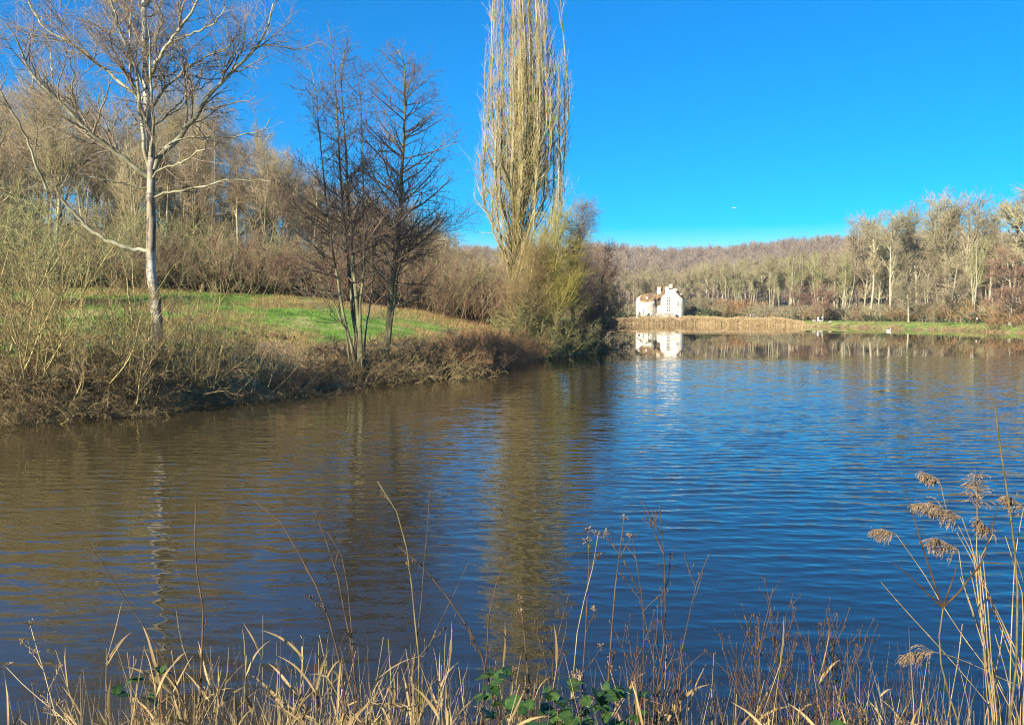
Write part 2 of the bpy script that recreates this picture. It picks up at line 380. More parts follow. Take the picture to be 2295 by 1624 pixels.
# ------------------------------------------------------------------ water
def water_mat():
    m = bpy.data.materials.new('water'); m.use_nodes = True; n = m.node_tree.nodes; l = m.node_tree.links
    b = n['Principled BSDF']; b.inputs['Roughness'].default_value = .02; b.inputs['IOR'].default_value = 1.7
    geo = n.new('ShaderNodeNewGeometry'); sx = n.new('ShaderNodeSeparateXYZ'); l.new(geo.outputs['Position'], sx.inputs[0])
    def math_(op, a, b_=None, c=None, clamp=False):
        x = n.new('ShaderNodeMath'); x.operation = op; x.use_clamp = clamp
        for i, v in enumerate((a, b_, c)):
            if v is None: continue
            if isinstance(v, (int, float)): x.inputs[i].default_value = v
            else: l.new(v, x.inputs[i])
        return x.outputs[0]
    def mr(v, a, b_, c, d, smooth=True):
        x = n.new('ShaderNodeMapRange'); x.interpolation_type = 'SMOOTHSTEP' if smooth else 'LINEAR'; l.new(v, x.inputs[0])
        for i, q in enumerate((a, b_, c, d)): x.inputs[i + 1].default_value = q
        return x.outputs[0]
    def noise(sc, st, det, dist=0.0, rot=0.0):
        mp = n.new('ShaderNodeMapping'); mp.inputs['Scale'].default_value = st; mp.inputs['Rotation'].default_value = (0, 0, rot); l.new(geo.outputs['Position'], mp.inputs[0])
        no = n.new('ShaderNodeTexNoise'); no.inputs['Scale'].default_value = sc; no.inputs['Detail'].default_value = det; no.inputs['Distortion'].default_value = dist
        l.new(mp.outputs[0], no.inputs['Vector']); return no
    X, Y = sx.outputs[0], sx.outputs[1]
    big = noise(.05, (1, 1, 1), 2).outputs['Fac']
    bigd = noise(.12, (1, .5, 1), 3).outputs['Fac']
    q = math_('ADD', math_('ADD', math_('MULTIPLY', X, .888), math_('MULTIPLY', Y, -.458)), 32.0)     # metres out from the left shore
    q = math_('ADD', q, math_('MULTIPLY', math_('SUBTRACT', big, .5), 14.0))
    lee = mr(q, 0, 15, .22, 1.0)
    yw = math_('ADD', Y, math_('MULTIPLY', math_('SUBTRACT', bigd, .5), 26.0))
    farm = mr(yw, 70, 84, 1.0, .035)
    nearm = mr(Y, 7, 26, .16, 1.0)
    mask = math_('MULTIPLY', math_('MULTIPLY', lee, farm), nearm)
    # two bands of ruffled water far out
    b1 = math_('MULTIPLY', mr(math_('ABSOLUTE', math_('SUBTRACT', Y, math_('ADD', 166.0, math_('MULTIPLY', X, .10)))), 0, 9, .8, 0), mr(X, 40, 115, 1, 0))
    b2 = math_('MULTIPLY', mr(math_('ABSOLUTE', math_('SUBTRACT', Y, 262.0)), 0, 18, .8, 0), mr(X, 45, 78, 1, 0))
    mask = math_('MAXIMUM', mask, math_('MAXIMUM', b1, b2))
    def vec(op, a, b_):
        x = n.new('ShaderNodeVectorMath'); x.operation = op
        for i, v in enumerate((a, b_)):
            if isinstance(v, tuple): x.inputs[i].default_value = v
            else: l.new(v, x.inputs[i])
        return x.outputs[0]
    n1 = vec('MULTIPLY', vec('SUBTRACT', noise(1.0, (.9, 3.4, 1), 2, .5, rad(4)).outputs['Color'], (.5, .5, .5)), (.05, .19, 0))
    n2 = vec('MULTIPLY', vec('SUBTRACT', noise(1.0, (2.6, 9.5, 1), 2, .4, rad(-5)).outputs['Color'], (.5, .5, .5)), (.06, .22, 0))
    n3 = vec('MULTIPLY', vec('SUBTRACT', noise(1.0, (.16, .6, 1), 2, 0, rad(3)).outputs['Color'], (.5, .5, .5)), (.01, .02, 0))
    sm = vec('ADD', vec('ADD', n1, n2), n3)
    ms = n.new('ShaderNodeVectorMath'); ms.operation = 'SCALE'; l.new(sm, ms.inputs[0]); l.new(mask, ms.inputs[3])
    nv = vec('ADD', ms.outputs[0], geo.outputs['Normal']); nn = n.new('ShaderNodeVectorMath'); nn.operation = 'NORMALIZE'; l.new(nv, nn.inputs[0])
    l.new(nn.outputs[0], b.inputs['Normal'])
    r = n.new('ShaderNodeValToRGB'); e = r.color_ramp.elements; e[0].position = .3; e[1].position = .7
    e[0].color = (.034, .026, .010, 1); e[1].color = (.056, .043, .018, 1)
    l.new(bigd, r.inputs[0]); murk = mr(math_('ADD', q, math_('MULTIPLY', bigd, 6.0)), 20, 34, 1.0, .10)   # silt stirred up along the left shore
    hb = n.new('ShaderNodeMix'); hb.data_type = 'RGBA'; l.new(murk, hb.inputs[0]); hb.inputs[6].default_value = (.010, .012, .010, 1); l.new(r.outputs[0], hb.inputs[7]); l.new(hb.outputs[2], b.inputs['Base Color'])
    return m
M['water'] = water_mat()
def water_mask(x, y):
    bigd = vnoise(x, y, 9, 21) + .5 * vnoise(x, y, 4, 22)
    q = x * .888 - y * .458 + 32 + 14 * vnoise(x, y, 22, 23)
    lee = .07 + .93 * ss((q - 3) / 31); yw = y + bigd * 16
    m = lee * (1 - .97 * ss((yw - 70) / 14)) * (.36 + .64 * ss((y - 6) / 18))
    gust = .82 + .36 * vnoise(x, y * .6, 13, 24) * 2
    b1 = .5 * ss(1 - np.abs(y - 166 - x * .1) / 9) * ss((115 - x) / 75); b2 = .5 * ss(1 - np.abs(y - 262) / 18) * ss((78 - x) / 33)
    return np.maximum(m * np.clip(gust, .35, 1.3), np.maximum(b1, b2))
u_ = np.unique(np.r_[-np.geomspace(.69, 22, 26), np.linspace(-.69, .69, 950), np.geomspace(.69, 22, 26)])
v_ = np.r_[np.geomspace(4.2, 92, 1150), np.geomspace(92.5, 318, 420)]
UU, VV = np.meshgrid(u_, v_); WX = np.clip(UU * VV, -112, 172); WY = VV
rw = np.random.default_rng(314); WZ = np.zeros_like(WX)
for i in range(46):
    lam = .12 * (.76 / .12) ** (i / 45.0); th = rad(86) + rw.normal(0, .16 if i % 3 else .55); ox_, oy_ = rw.uniform(0, 200, 2)
    kx, ky = math.cos(th) * 2 * math.pi / lam, math.sin(th) * 2 * math.pi / lam
    sl_amp = .0215 * (.8 if lam < .35 else 1.1)
    fade = ss((lam * 130 - WY) / (lam * 40))
    WZ += sl_amp * lam / (2 * math.pi) * np.sin(kx * WX + ky * WY + rw.uniform(0, 6.28) + 2.2 * vnoise(WX + ox_, WY + oy_, 4.5 + .1 * i, 40 + i)) * fade
WZ += .25 * np.abs(WZ); WZ *= water_mask(WX, WY) * ss((np.abs(172 - WX)) / .1 + (0)) 
nxw = len(u_); ii = (np.arange(len(v_) - 1)[:, None] * nxw + np.arange(nxw - 1)[None, :]).ravel()
fw = np.stack([ii, ii + 1, ii + nxw + 1, ii + nxw], 1); wx = WX.ravel()
fw = fw[(wx[fw].max(1) - wx[fw].min(1)) > 1e-4]
mb = MB(); mb.add(np.stack([WX, WY, WZ], -1).reshape(-1, 3), fw)
tag(ob('water', mb.mesh('water', [M['water']], True)), 'rippled brown and blue lake water', kind='structure')

# ------------------------------------------------------------------ tree kinds
def make_tree(name, parts, loc, label, cat='tree', group=None, rz=0, sc=1.0):
    t = empty(name, loc, rz, sc); tag(t, label, cat, group)
    for pn, me in parts: ob(pn, me, t)
    return t

def broad_tree(seed, H=26, clear=.35, spread=.30, n1=16, n2=130, n3=1100, n4=3600, r0=.38, twig=.02, mats=('bark_tan', 'twig_tan'), stems=1, lean=.02, a1=42, up1=.10, droop=0.0, ivy=0, top=1.0):
    rng = np.random.default_rng(seed)
    tr = MB(); cr = MB(); seg = 12
    base = np.zeros((stems, 3)); 
    if stems > 1: base[:, :2] = rng.normal(0, .25, (stems, 2))
    d = np.zeros((stems, 3)); d[:, 2] = 1; d[:, :2] = rng.normal(0, .10 if stems > 1 else lean, (stems, 2))
    P = walk(rng, base, d, H * top * rng.uniform(.85, 1.0, stems), seg, .035, .03)
    f = np.linspace(0, 1, seg + 1); rf = r0 / (stems ** .45)
    R = (rf * (1 - f) ** .85 + twig)[None, :] * np.ones((stems, 1)); R[:, 0] *= 1.35
    tubes(tr, P, R, 8)
    prof = lambda t: np.sqrt(np.clip(1 - ((t - (clear + .22)) / (1.02 - clear - .22 + 1e-6)) ** 2, .06, 1)) * (t > clear + .22) + np.clip(.55 + .45 * (t - clear) / .22, .2, 1) * (t <= clear + .22)
    P1, R1 = spawn(rng, P, R, n1, clear, .97, a1, 10, lambda t, L, z: H * spread * prof(t), 7, .11, up1, .6, .04, .3, rl=.026)
    tubes(tr, P1, R1, 5)
    P2, R2 = spawn(rng, np.concatenate([P1]), R1, n2, .15, 1, 38, 14, lambda t, L, z: L * .48 * (1.15 - .5 * t) + .3, 5, .14, .06, .65, twig * 2.6, .4)
    tubes(cr, P2, R2, 4)
    P3, R3 = spawn(rng, P2, R2, int(n3 * .7), .1, 1, 38, 16, lambda t, L, z: L * .5 * (1.2 - .4 * t) + .25, 4, .17, .04 - droop, .65, twig * 1.35, .5)
    tubes(cr, P3, R3, 3)
    P4, R4 = spawn(rng, P3, R3, int(n4 * .42), .1, 1, 38, 18, lambda t, L, z: L * .45 + .45, 3, .18, .03 - droop * 2, .6, twig * .85, .6)
    tubes(cr, P4, R4, 3)
    # small shoots low on the trunk
    parts = [('trunk', tr.mesh(name_('trunk'), [M[mats[0]]])), ('crown', cr.mesh(name_('crown'), [M[mats[1]]]))]
    if ivy:
        iv = MB(); n = ivy; t = rng.random(n) * .55; x = t * seg; i = x.astype(int); c = P[0][i] * (1 - (x - i))[:, None] + P[0][i + 1] * (x - i)[:, None]
        c = c + rng.normal(0, .45, (n, 3)) * (1.2 - t)[:, None]; leaves(iv, rng, c, .12)
        parts.append(('ivy', iv.mesh('ivy', [M['leaf_olive']])))
    return parts
def name_(s): return s

def thicket(seed, H=5, n=26, spread=.5, n2=260, n3=1500, twig=.008, mats=('shrub_stem', 'shrub_twig'), r0=.03, base=.5, arch=0.0, up=.05, leaf=0, leafm='leaf_dark', lsize=.05, wob=.10):
    rng = np.random.default_rng(seed); st = MB(); tw = MB()
    b = np.zeros((n, 3)); b[:, :2] = rng.normal(0, base, (n, 2)); b[:, 2] = -.15
    d = np.zeros((n, 3)); d[:, 2] = 1; d[:, :2] = b[:, :2] / base * spread * .55 + rng.normal(0, spread * .45, (n, 2))
    L = H * rng.uniform(.5, 1.08, n)
    P = walk(rng, b, d, L, 9, wob, np.linspace(up, up - arch, 9)); R = (r0 * rng.uniform(.5, 1.3, (n, 1))) * np.linspace(1, .25, 10)[None, :]
    tubes(st, P, R, 5)
    P2, R2 = spawn(rng, P, R, n2, .2, 1, 36, 14, lambda t, L, z: L * .26 * (1.25 - .6 * t) + .1, 5, .14, .03 - arch * .3, .6, twig * 1.2, .4); tubes(tw, P2, R2, 3)
    P3, R3 = spawn(rng, P2, R2, n3, .1, 1, 36, 16, lambda t, L, z: L * .4 + .12, 3, .16, .02, .7, twig, .6); tubes(tw, P3, R3, 3)
    if leaf:
        pi = rng.integers(0, len(P3), leaf); leaves(tw, rng, P3[pi, rng.integers(0, 4, leaf)] + rng.normal(0, .04, (leaf, 3)), lsize, 1)
    return [('stem', st.mesh('stem', [M[mats[0]]])), ('twig', tw.mesh('twig', [M[mats[1]], M[leafm]]))]

def drape(parts_fn):
    pass

class Kind:
    """a tree or shrub kind: the first placing links the source's meshes, later placings copy them"""
    def __init__(s, name, cat, parts, H): s.name, s.cat, s.parts, s.H, s.src = name, cat, parts, H, None
    def put(s, x, y, h, label, group, rz=None, z=None, wide=1.0, sink=.12):
        rz = R_.uniform(0, 6.28) if rz is None else rz
        k = h / s.H; z = hz(x, y) - sink if z is None else z
        if s.src is None:
            s.src = make_tree(s.name, s.parts, (x, y, z), label, s.cat, group, rz, (k * wide, k * wide, k)); return s.src
        o = copy_tree(s.src); o.location = (x, y, z); o.rotation_euler = (0, 0, rz); o.scale = (k * wide, k * wide, k)
        tag(o, label, s.cat, group); return o
R_ = random.Random(5)

# ================================================================== hero trees on the left bank
def trace(pts, conv, Y, wob=0, seed=0, n=None, depth=0.0):
    """picture points -> world points at distance Y, the far end pushed `depth` metres nearer or farther"""
    q = []
    for i, (a, b) in enumerate(pts):
        px, py = conv(a, b); t = i / max(1, len(pts) - 1)
        q.append(at(px, py, Y + depth * t))
    return resample(np.array(q), n or 2 * len(pts))
z1 = lambda a, b: (a * .3097, b * .3097)
z2 = lambda a, b: (a * .3290, b * .3290 + 440)
z3 = lambda a, b: (a * .3287 + 628.6, b * .3287)
z4 = lambda a, b: (a * .3424 + 628.6, b * .3424 + 440)
vv = lambda a, b: (a, b)

def pad(paths, n):
    return np.stack([resample(p, n) for p in paths])

def build_birch():
    rng = np.random.default_rng(21); Y = 41.0; k = Y / F
    trunk = [(357, 800), (355, 765), (352, 720), (349, 670), (339, 621), (337, 572), (339, 506), (338, 480), (339, 434), (339, 387), (339, 341), (333, 279), (328, 217), (325, 155), (324, 93), (322, 0), (320, -90), (316, -200), (310, -330), (306, -420)]
    P = trace(trunk, vv, Y, n=44)[None]
    base = P[0, 0].copy(); base[2] = hz(base[0], base[1]) - .1
    w = np.interp(np.linspace(0, 1, 44), [0, .04, .14, .3, .42, .56, .7, 1], [32, 25, 21, 18, 15, 12.5, 10, 3]) * k * .5
    P[0, 0, 2] = base[2] - .2
    P = P + rng.normal(0, .012, P.shape)
    tr = MB(); tubes(tr, P, w[None], 14)
    limbs = [
        (z1, [(1080, 1210), (1040, 1040), (1020, 850), (1000, 650), (975, 480), (900, 300), (850, 180), (830, 60), (780, -60), (760, -200)], 30, 10, -2),
        (z1, [(1110, 1230), (1180, 1100), (1300, 1000), (1400, 860), (1480, 740), (1590, 620), (1700, 500), (1830, 390), (1900, 280), (1960, 150), (1980, 30)], 42, 10, 2),
        (z1, [(1090, 1290), (1000, 1225), (930, 1170), (830, 1100), (740, 1030), (600, 920), (500, 800), (400, 710), (290, 600), (180, 450), (170, 380), (100, 250), (40, 180)], 36, 8, -3),
        (z1, [(1040, 720), (1000, 700), (900, 630), (800, 540), (700, 450), (600, 370), (500, 310), (400, 260), (300, 190), (250, 100), (200, 0), (170, -120)], 26, 7, 3),
        (z1, [(1065, 590), (1085, 560), (1130, 460), (1190, 350), (1280, 230), (1370, 120), (1430, 0), (1500, -120)], 30, 10, -2),
        (z1, [(1200, 350), (1300, 280), (1420, 230), (1550, 180), (1640, 40)], 16, 6, -3),
        (z1, [(1070, 820), (1090, 790), (1140, 710), (1230, 600), (1300, 530), (1420, 450), (1550, 380), (1680, 330), (1740, 200)], 22, 6, 1),
        (z1, [(1080, 930), (1110, 910), (1200, 840), (1280, 760), (1400, 670), (1500, 600), (1600, 520)], 15, 5, 3),
        (z1, [(1110, 1430), (1150, 1415), (1220, 1395), (1360, 1370), (1500, 1350), (1640, 1300), (1780, 1300), (1960, 1310)], 18, 6, -1),
        (z1, [(1100, 1290), (1160, 1220), (1300, 1190), (1400, 1120), (1480, 1080), (1500, 1000)], 18, 7, -3),
        (z1, [(1150, 1080), (1250, 1020), (1380, 990), (1520, 1000), (1700, 990), (1780, 960), (1920, 950), (1950, 860)], 16, 6, 1),
        (z1, [(1090, 1370), (920, 1330), (780, 1310), (640, 1280), (590, 1270)], 14, 6, -2),
        (z1, [(1040, 340), (1000, 290), (980, 240), (930, 130), (900, 20), (860, -120)], 20, 8, 2),
        (z1, [(1060, 420), (1110, 320), (1140, 220), (1190, 160), (1150, 60), (1120, -40)], 15, 6, -3),
        (z2, [(1020, 375), (940, 362), (860, 350), (720, 300), (600, 220), (530, 150), (500, 90), (420, 20)], 32, 22, -1),
        (z1, [(420, 1392), (340, 1220), (280, 1030), (240, 930), (150, 800), (90, 680), (40, 550), (0, 480), (-40, 380)], 20, 6, -3),
        (z1, [(1040, 60), (1100, -60), (1200, -180), (1260, -320)], 20, 7, 3),
        (z1, [(1035, -20), (960, -140), (900, -260), (850, -400)], 20, 7, -3),
        (z1, [(1000, 650), (930, 560), (860, 430), (800, 330), (790, 220)], 11, 5, -4),
        (z1, [(1110, 560), (1250, 540), (1290, 500), (1250, 380), (1220, 260)], 11, 5, 4),
        (z1, [(600, 920), (560, 800), (520, 660), (540, 520), (480, 380)], 13, 5, -4),
        (z1, [(1400, 860), (1440, 940), (1500, 1010), (1480, 1100)], 10, 5, 2),
        (z1, [(180, 450), (240, 560), (235, 640)], 10, 6, -2),
        (z1, [(380, 560), (370, 400), (340, 280), (300, 120)], 11, 5, 2)]
    LP, LR = [], []
    off = 0.0
    lim = MB()
    for conv, pts, w0, w1, dep in limbs:
        p = trace(pts, conv, Y, n=20, depth=dep)
        if pts[0] == (420, 1392): p[:, 1] -= 1.0
        p[1:] += rng.normal(0, .035, (19, 3)); r = np.linspace(w0, w1, 20) * .3097 * k * .5
        LP.append(p); LR.append(r)
    LP, LR = np.stack(LP), np.stack(LR)
    tubes(lim, LP, LR, 8)
    # free limbs towards and away from the viewer, so the crown is round
    P1, R1 = spawn(rng, P, w[None], 11, .35, .97, 52, 10, lambda t, L, z: 7.5 * (1.15 - t * .75), 9, .10, .07, .5, .03, .25, bias=(0, 1.2 * 1, 0))
    P1b, R1b = spawn(rng, P, w[None], 10, .35, .97, 52, 10, lambda t, L, z: 7.5 * (1.15 - t * .75), 9, .10, .07, .5, .03, .25, bias=(0, -1.2, 0))
    tubes(lim, P1, R1, 6); tubes(lim, P1b, R1b, 6)
    A = pad(list(LP) + list(P1) + list(P1b), 12); AR = np.stack([np.interp(np.linspace(0, 1, 12), np.linspace(0, 1, len(r)), r) for r in list(LR) + list(R1) + list(R1b)])
    cr = MB()
    P2, R2 = spawn(rng, A, AR, 420, .18, 1, 40, 14, lambda t, L, z: L * .28 * (1.15 - .5 * t) + .5, 7, .17, .08, .6, .015, .35); tubes(cr, P2, R2, 4)
    P3, R3 = spawn(rng, P2, R2, 2300, .1, 1, 40, 16, lambda t, L, z: L * .42 + .3, 5, .18, .02, .6, .0075, .6); tubes(cr, P3, R3, 3)
    P4, R4 = spawn(rng, P3, R3, 9000, .2, 1, 44, 18, lambda t, L, z: 0 * L + .6, 5, .12, [-.02, -.10, -.2, -.26, -.3], .6, .0036, .7); tubes(cr, P4, R4, 3)
    return base, [('trunk', tr.mesh('trunk', [M['birch_bark']], origin=base)), ('limb', lim.mesh('limb', [M['birch_limb']], origin=base)), ('crown', cr.mesh('crown', [M['birch_twig']], origin=base))]
b_, parts = build_birch()
birch = make_tree('birch_tree', parts, b_, 'large bare birch with a white upper trunk and wide crooked limbs on the left bank')

def build_alder(stems, Y, seed, base_px, top_spread, n1=150, n2=1300, n3=5000, cones=5200, low=.25):
    rng = np.random.default_rng(seed); k = Y / F
    base = at(base_px[0], base_px[1], Y); base[2] = hz(base[0], base[1]) - .1
    P, R = [], []
    for conv_pts, w0, w1, dep in stems:
        pts = np.concatenate([np.array([at(*c(a, b), Y + dep * i / 10) for i, (a, b) in enumerate(pp)]) for c, pp in conv_pts])
        pts[0, 2] = hz(pts[0, 0], pts[0, 1]) - .3
        P.append(resample(pts, 26)); R.append(np.linspace(w0, w1, 26) ** 1.0 * k * .5)
    P, R = np.stack(P), np.stack(R)
    tr = MB(); tubes(tr, P + rng.normal(0, .012, P.shape), R, 9)
    cr = MB(); top = P[:, :, 2].max(); bz = base[2]
    H = top - bz
    def l1(t, L, z):
        h = np.clip((z - bz) / H, 0, 1); return top_spread * H * np.interp(h, [0, .12, .3, .55, .8, .93, 1], [.45, .9, 1.0, .86, .6, .36, .15])
    P1, R1 = spawn(rng, P, R, n1, low, .99, 62, 10, l1, 8, .06, .045, .55, .02, .35); tubes(cr, P1, R1, 5)
    P2, R2 = spawn(rng, P1, R1, n2, .15, 1, 42, 12, lambda t, L, z: L * .36 * (1.2 - .6 * t) + .25, 5, .10, .03, .6, .011, .4); tubes(cr, P2, R2, 3)
    P3, R3 = spawn(rng, P2, R2, n3, .1, 1, 42, 14, lambda t, L, z: L * .38 + .15, 3, .13, .03, .6, .0055, .6); tubes(cr, P3, R3, 3)
    cn = MB(); pi = rng.integers(0, len(P3), cones); p = P3[pi, 3] + rng.normal(0, .05, (cones, 3)); hgt = (p[:, 2] - bz) / H
    p = p[rng.random(cones) < np.clip(hgt * 1.4, .25, 1)]; n = len(p)
    # hanging catkins and small cones: short three-sided spindles
    L = rng.uniform(.04, .11, n); d = norm(np.stack([rng.normal(0, .35, n), rng.normal(0, .35, n), -np.ones(n)], 1))
    PP = np.stack([p, p + d * L[:, None] * .5, p + d * L[:, None]], 1); RR = np.stack([L * 0 + .006, L * 0 + .021, L * 0 + .007], 1); tubes(cn, PP, RR, 3)
    return base, [('trunk', tr.mesh('trunk', [M['alder_bark']], origin=base)), ('crown', cr.mesh('crown', [M['alder_twig']], origin=base)), ('cone', cn.mesh('cone', [M['alder_cone']], origin=base))]

stA = [
    ([(z4, [(520, 1190), (525, 1000), (520, 850), (500, 700), (480, 500), (460, 200)]), (z3, [(480, 1530), (455, 1250), (445, 1000), (420, 700), (410, 500), (430, 380), (470, 250)])], 11, 1.5, 0),
    ([(z4, [(515, 1190), (505, 950), (470, 760), (450, 500), (430, 200)]), (z3, [(440, 1530), (415, 1250), (395, 1000), (380, 700), (370, 500), (355, 330), (330, 200), (315, 135)])], 9, 1.5, 1.5),
    ([(z4, [(500, 1190), (470, 1000), (430, 860), (400, 700), (375, 550), (350, 400), (320, 200)]), (z3, [(325, 1530), (300, 1250), (275, 1000), (255, 830), (245, 650), (200, 420)])], 7.5, 1.2, -1.5),
    ([(z4, [(535, 1190), (530, 1000), (525, 900), (520, 700), (545, 500), (548, 300)]), (z3, [(570, 1530), (565, 1300), (560, 1000), (550, 750), (545, 620)])], 7, 1.2, -1),
    ([(z4, [(540, 1190), (550, 1000), (560, 850), (590, 700), (600, 560), (610, 380), (640, 150)])], 5, 1, 1),
    ([(z4, [(480, 1190), (440, 1000), (430, 870), (390, 800), (330, 640), (300, 480), (250, 300)])], 5, 1, -2),
    ([(z4, [(465, 1190), (475, 1000), (490, 800), (470, 560), (420, 330), (360, 100)])], 5, 1, 2)]
b_, parts = build_alder(stA, 50, 31, (806, 858), .165, n1=190, n2=1400, n3=4200, cones=7500, low=.33)
make_tree('alder_tree', parts, b_, 'bare alder clump with several dark stems rising from the waterline, tallest of the dark alders')
stB = [
    ([(z4, [(680, 1010), (700, 930), (715, 820), (725, 600), (750, 450), (770, 200)]), (z3, [(815, 1530), (825, 1200), (838, 1000), (848, 800), (850, 500), (835, 400), (800, 335)])], 17, 1.5, 0),
    ([(z4, [(690, 1010), (720, 870), (745, 700), (770, 500), (830, 300), (900, 120)])], 7, 1.2, -2)]
b_, parts = build_alder(stB, 55, 32, (866, 800), .225, n1=125, n2=1150, n3=3400, cones=5200, low=.24)
make_tree('alder_tree', parts, b_, 'single stemmed bare alder with a cone shaped crown between the alder clump and the poplar')

def build_poplar():
    rng = np.random.default_rng(41); Y = 86.0; k = Y / F
    base = at(1155, 770, Y); base[2] = hz(base[0], base[1]) - .2; bz = base[2]
    z_of = lambda py: EYE + (700 - py) * k
    H = z_of(-230) - bz
    tr = MB()
    P = trace([(1157, 800), (1153, 700), (1152, 640), (1160, 560), (1165, 450), (1170, 300), (1168, 120), (1166, -100), (1165, -230)], vv, Y, n=26)[None]; P[0, 0, 2] = bz - .3
    w = np.interp(np.linspace(0, 1, 26), [0, .12, .25, .5, 1], [34, 27, 18, 9, 1.5])[None] * k * .5
    tubes(tr, P, w, 12)
    # fastigiate limbs: leave the trunk low and run upward inside a spindle-shaped crown
    n = 66; az = rng.uniform(0, 2 * math.pi, n); rfrac = rng.random(n) ** .85
    rows = []; rr = []
    halfw = lambda z: np.interp(z, [z_of(700), z_of(600), z_of(450), z_of(330), z_of(200), z_of(60), z_of(-80), z_of(-235)], [3.2, 5.0, 5.9, 5.8, 5.6, 5.0, 4.1, .3])
    for i in range(n):
        z0 = z_of(rng.uniform(430, 715)); z1_ = z_of(rng.uniform(-220, 150) if rfrac[i] < .7 else rng.uniform(-120, 330)); zs = np.linspace(z0, z1_, 15)
        t = np.linspace(0, 1, 15); rad_ = rfrac[i] * .92 * halfw(zs) * ss(t * 3.2) ; cx = np.interp(zs, P[0, :, 2], P[0, :, 0])
        wob = np.cumsum(rng.normal(0, .10, (15, 2)), 0) * .6
        rows.append(np.stack([cx + rad_ * np.cos(az[i]) + wob[:, 0], Y + rad_ * np.sin(az[i]) + wob[:, 1], zs], 1)); rr.append(np.linspace(rng.uniform(3.0, 7.5) * (1.25 - .6 * rfrac[i]), 1.0, 15) * k * .5)
    L, LR = np.stack(rows), np.stack(rr)
    lim = MB(); tubes(lim, L, LR, 6)
    cr = MB()
    A = np.concatenate([L, np.stack([resample(P[0, 5:], 15)])]); AR = np.concatenate([LR, w[:, 5:20]])
    P2, R2 = spawn(rng, A, AR, 2200, .05, 1, 26, 8, lambda t, L_, z: 2.3 * (1.15 - .5 * t), 6, .07, .16, .5, .012, .35); tubes(cr, P2, R2, 4)
    P3, R3 = spawn(rng, P2, R2, 8500, .05, 1, 24, 9, lambda t, L_, z: L_ * .42 + .25, 4, .09, .15, .6, .013, .45); tubes(cr, P3, R3, 3)
    P4, R4 = spawn(rng, P3, R3, 9000, .1, 1, 26, 9, lambda t, L_, z: L_ * .4 + .25, 3, .09, .14, .6, .008, .5); tubes(cr, P4, R4, 3)
    # epicormic lichen-yellow shoots round the foot of the crown
    sh = MB(); lowm = np.array([[cz for cz in range(1)]])
    Ls = L[:, :8]; LRs = LR[:, :8]
    P5, R5 = spawn(rng, np.concatenate([Ls, P[:, :8]]), np.concatenate([LRs, w[:, :8]]), 620, .12, 1, 48, 18, lambda t, L_, z: 0 * L_ + 2.1, 6, .16, .10, .5, .014, .35, power=.3); tubes(sh, P5, R5, 3)
    P6, R6 = spawn(rng, P5, R5, 2600, .1, 1, 40, 14, lambda t, L_, z: 0 * L_ + .6, 3, .15, .07, .6, .009, .5); tubes(sh, P6, R6, 3)
    return base, [('trunk', tr.mesh('trunk', [M['poplar_bark']], origin=base)), ('limb', lim.mesh('limb', [M['poplar_bark']], origin=base)), ('crown', cr.mesh('crown', [M['poplar_twig']], origin=base)), ('shoot', sh.mesh('shoot', [M['twig_yellow']], origin=base))]
b_, parts = build_poplar()
make_tree('poplar_tree', parts, b_, 'towering narrow bare poplar with pale upright branches, rising out of the top of the picture', 'tree')

# slim birch and reddish alder right of the poplar
def small_traced(seed, trunk, Y, wid, H1, mats, droop, n=(60, 700, 3600, 5000), low=.2, ang=50, up=.05, twig=.006):
    rng = np.random.default_rng(seed); k = Y / F
    P = trace(trunk, vv, Y, n=22)[None]; base = P[0, 0].copy(); base[2] = hz(base[0], base[1]) - .15; P[0, 0] = base
    w = np.linspace(wid, 1.2, 22)[None] * k * .5; tr = MB(); tubes(tr, P, w, 8)
    cr = MB(); top = P[0, :, 2].max(); bz = base[2]; H = top - bz
    P1, R1 = spawn(rng, P, w, n[0], low, .98, ang, 10, lambda t, L, z: H1 * np.sqrt(np.clip(1.04 - ((z - bz) / H) ** 2, .05, 1)), 7, .09, up, .5, .02, .3); tubes(cr, P1, R1, 5)
    P2, R2 = spawn(rng, P1, R1, n[1], .1, 1, 40, 12, lambda t, L, z: L * .4 + .2, 5, .12, .03, .6, twig * 1.8, .4); tubes(cr, P2, R2, 3)
    P3, R3 = spawn(rng, P2, R2, n[2], .1, 1, 40, 14, lambda t, L, z: L * .4 + .2, 4, .14, .02 - droop, .6, twig * 1.2, .5); tubes(cr, P3, R3, 3)
    P4, R4 = spawn(rng, P3, R3, n[3], .1, 1, 40, 14, lambda t, L, z: 0 * L + .7, 4, .12, -droop * 2.2 + .02, .6, twig, .6); tubes(cr, P4, R4, 3)
    return base, [('trunk', tr.mesh('trunk', [M[mats[0]]], origin=base)), ('crown', cr.mesh('crown', [M[mats[1]]], origin=base))]
b_, parts = small_traced(51, [(1276, 790), (1281, 730), (1286, 670), (1292, 600), (1297, 545), (1302, 500), (1308, 462)], 82, 9, 3.4, ('birch_bark', 'birch_twig'), .06, ang=34, up=.08, twig=.008)
make_tree('birch_tree', parts, b_, 'slim white stemmed birch with a weeping mauve crown just right of the poplar')
b_, parts = small_traced(52, [(1345, 792), (1350, 740), (1352, 690), (1348, 640), (1352, 600), (1358, 556)], 91, 9, 3.0, ('bark_grey', 'twig_red'), 0, n=(80, 800, 2800, 2800), low=.08, ang=50, up=.05, twig=.009)
make_tree('alder_tree', parts, b_, 'reddish brown twiggy alder at the tip of the left bank, overhanging the water')
b_, parts = small_traced(53, [(1318, 796), (1325, 740), (1322, 690), (1312, 640), (1316, 585)], 88, 7, 3.2, ('bark_grey', 'twig_red'), 0, n=(60, 600, 2200, 2200), low=.1, ang=44, up=.07, twig=.008)
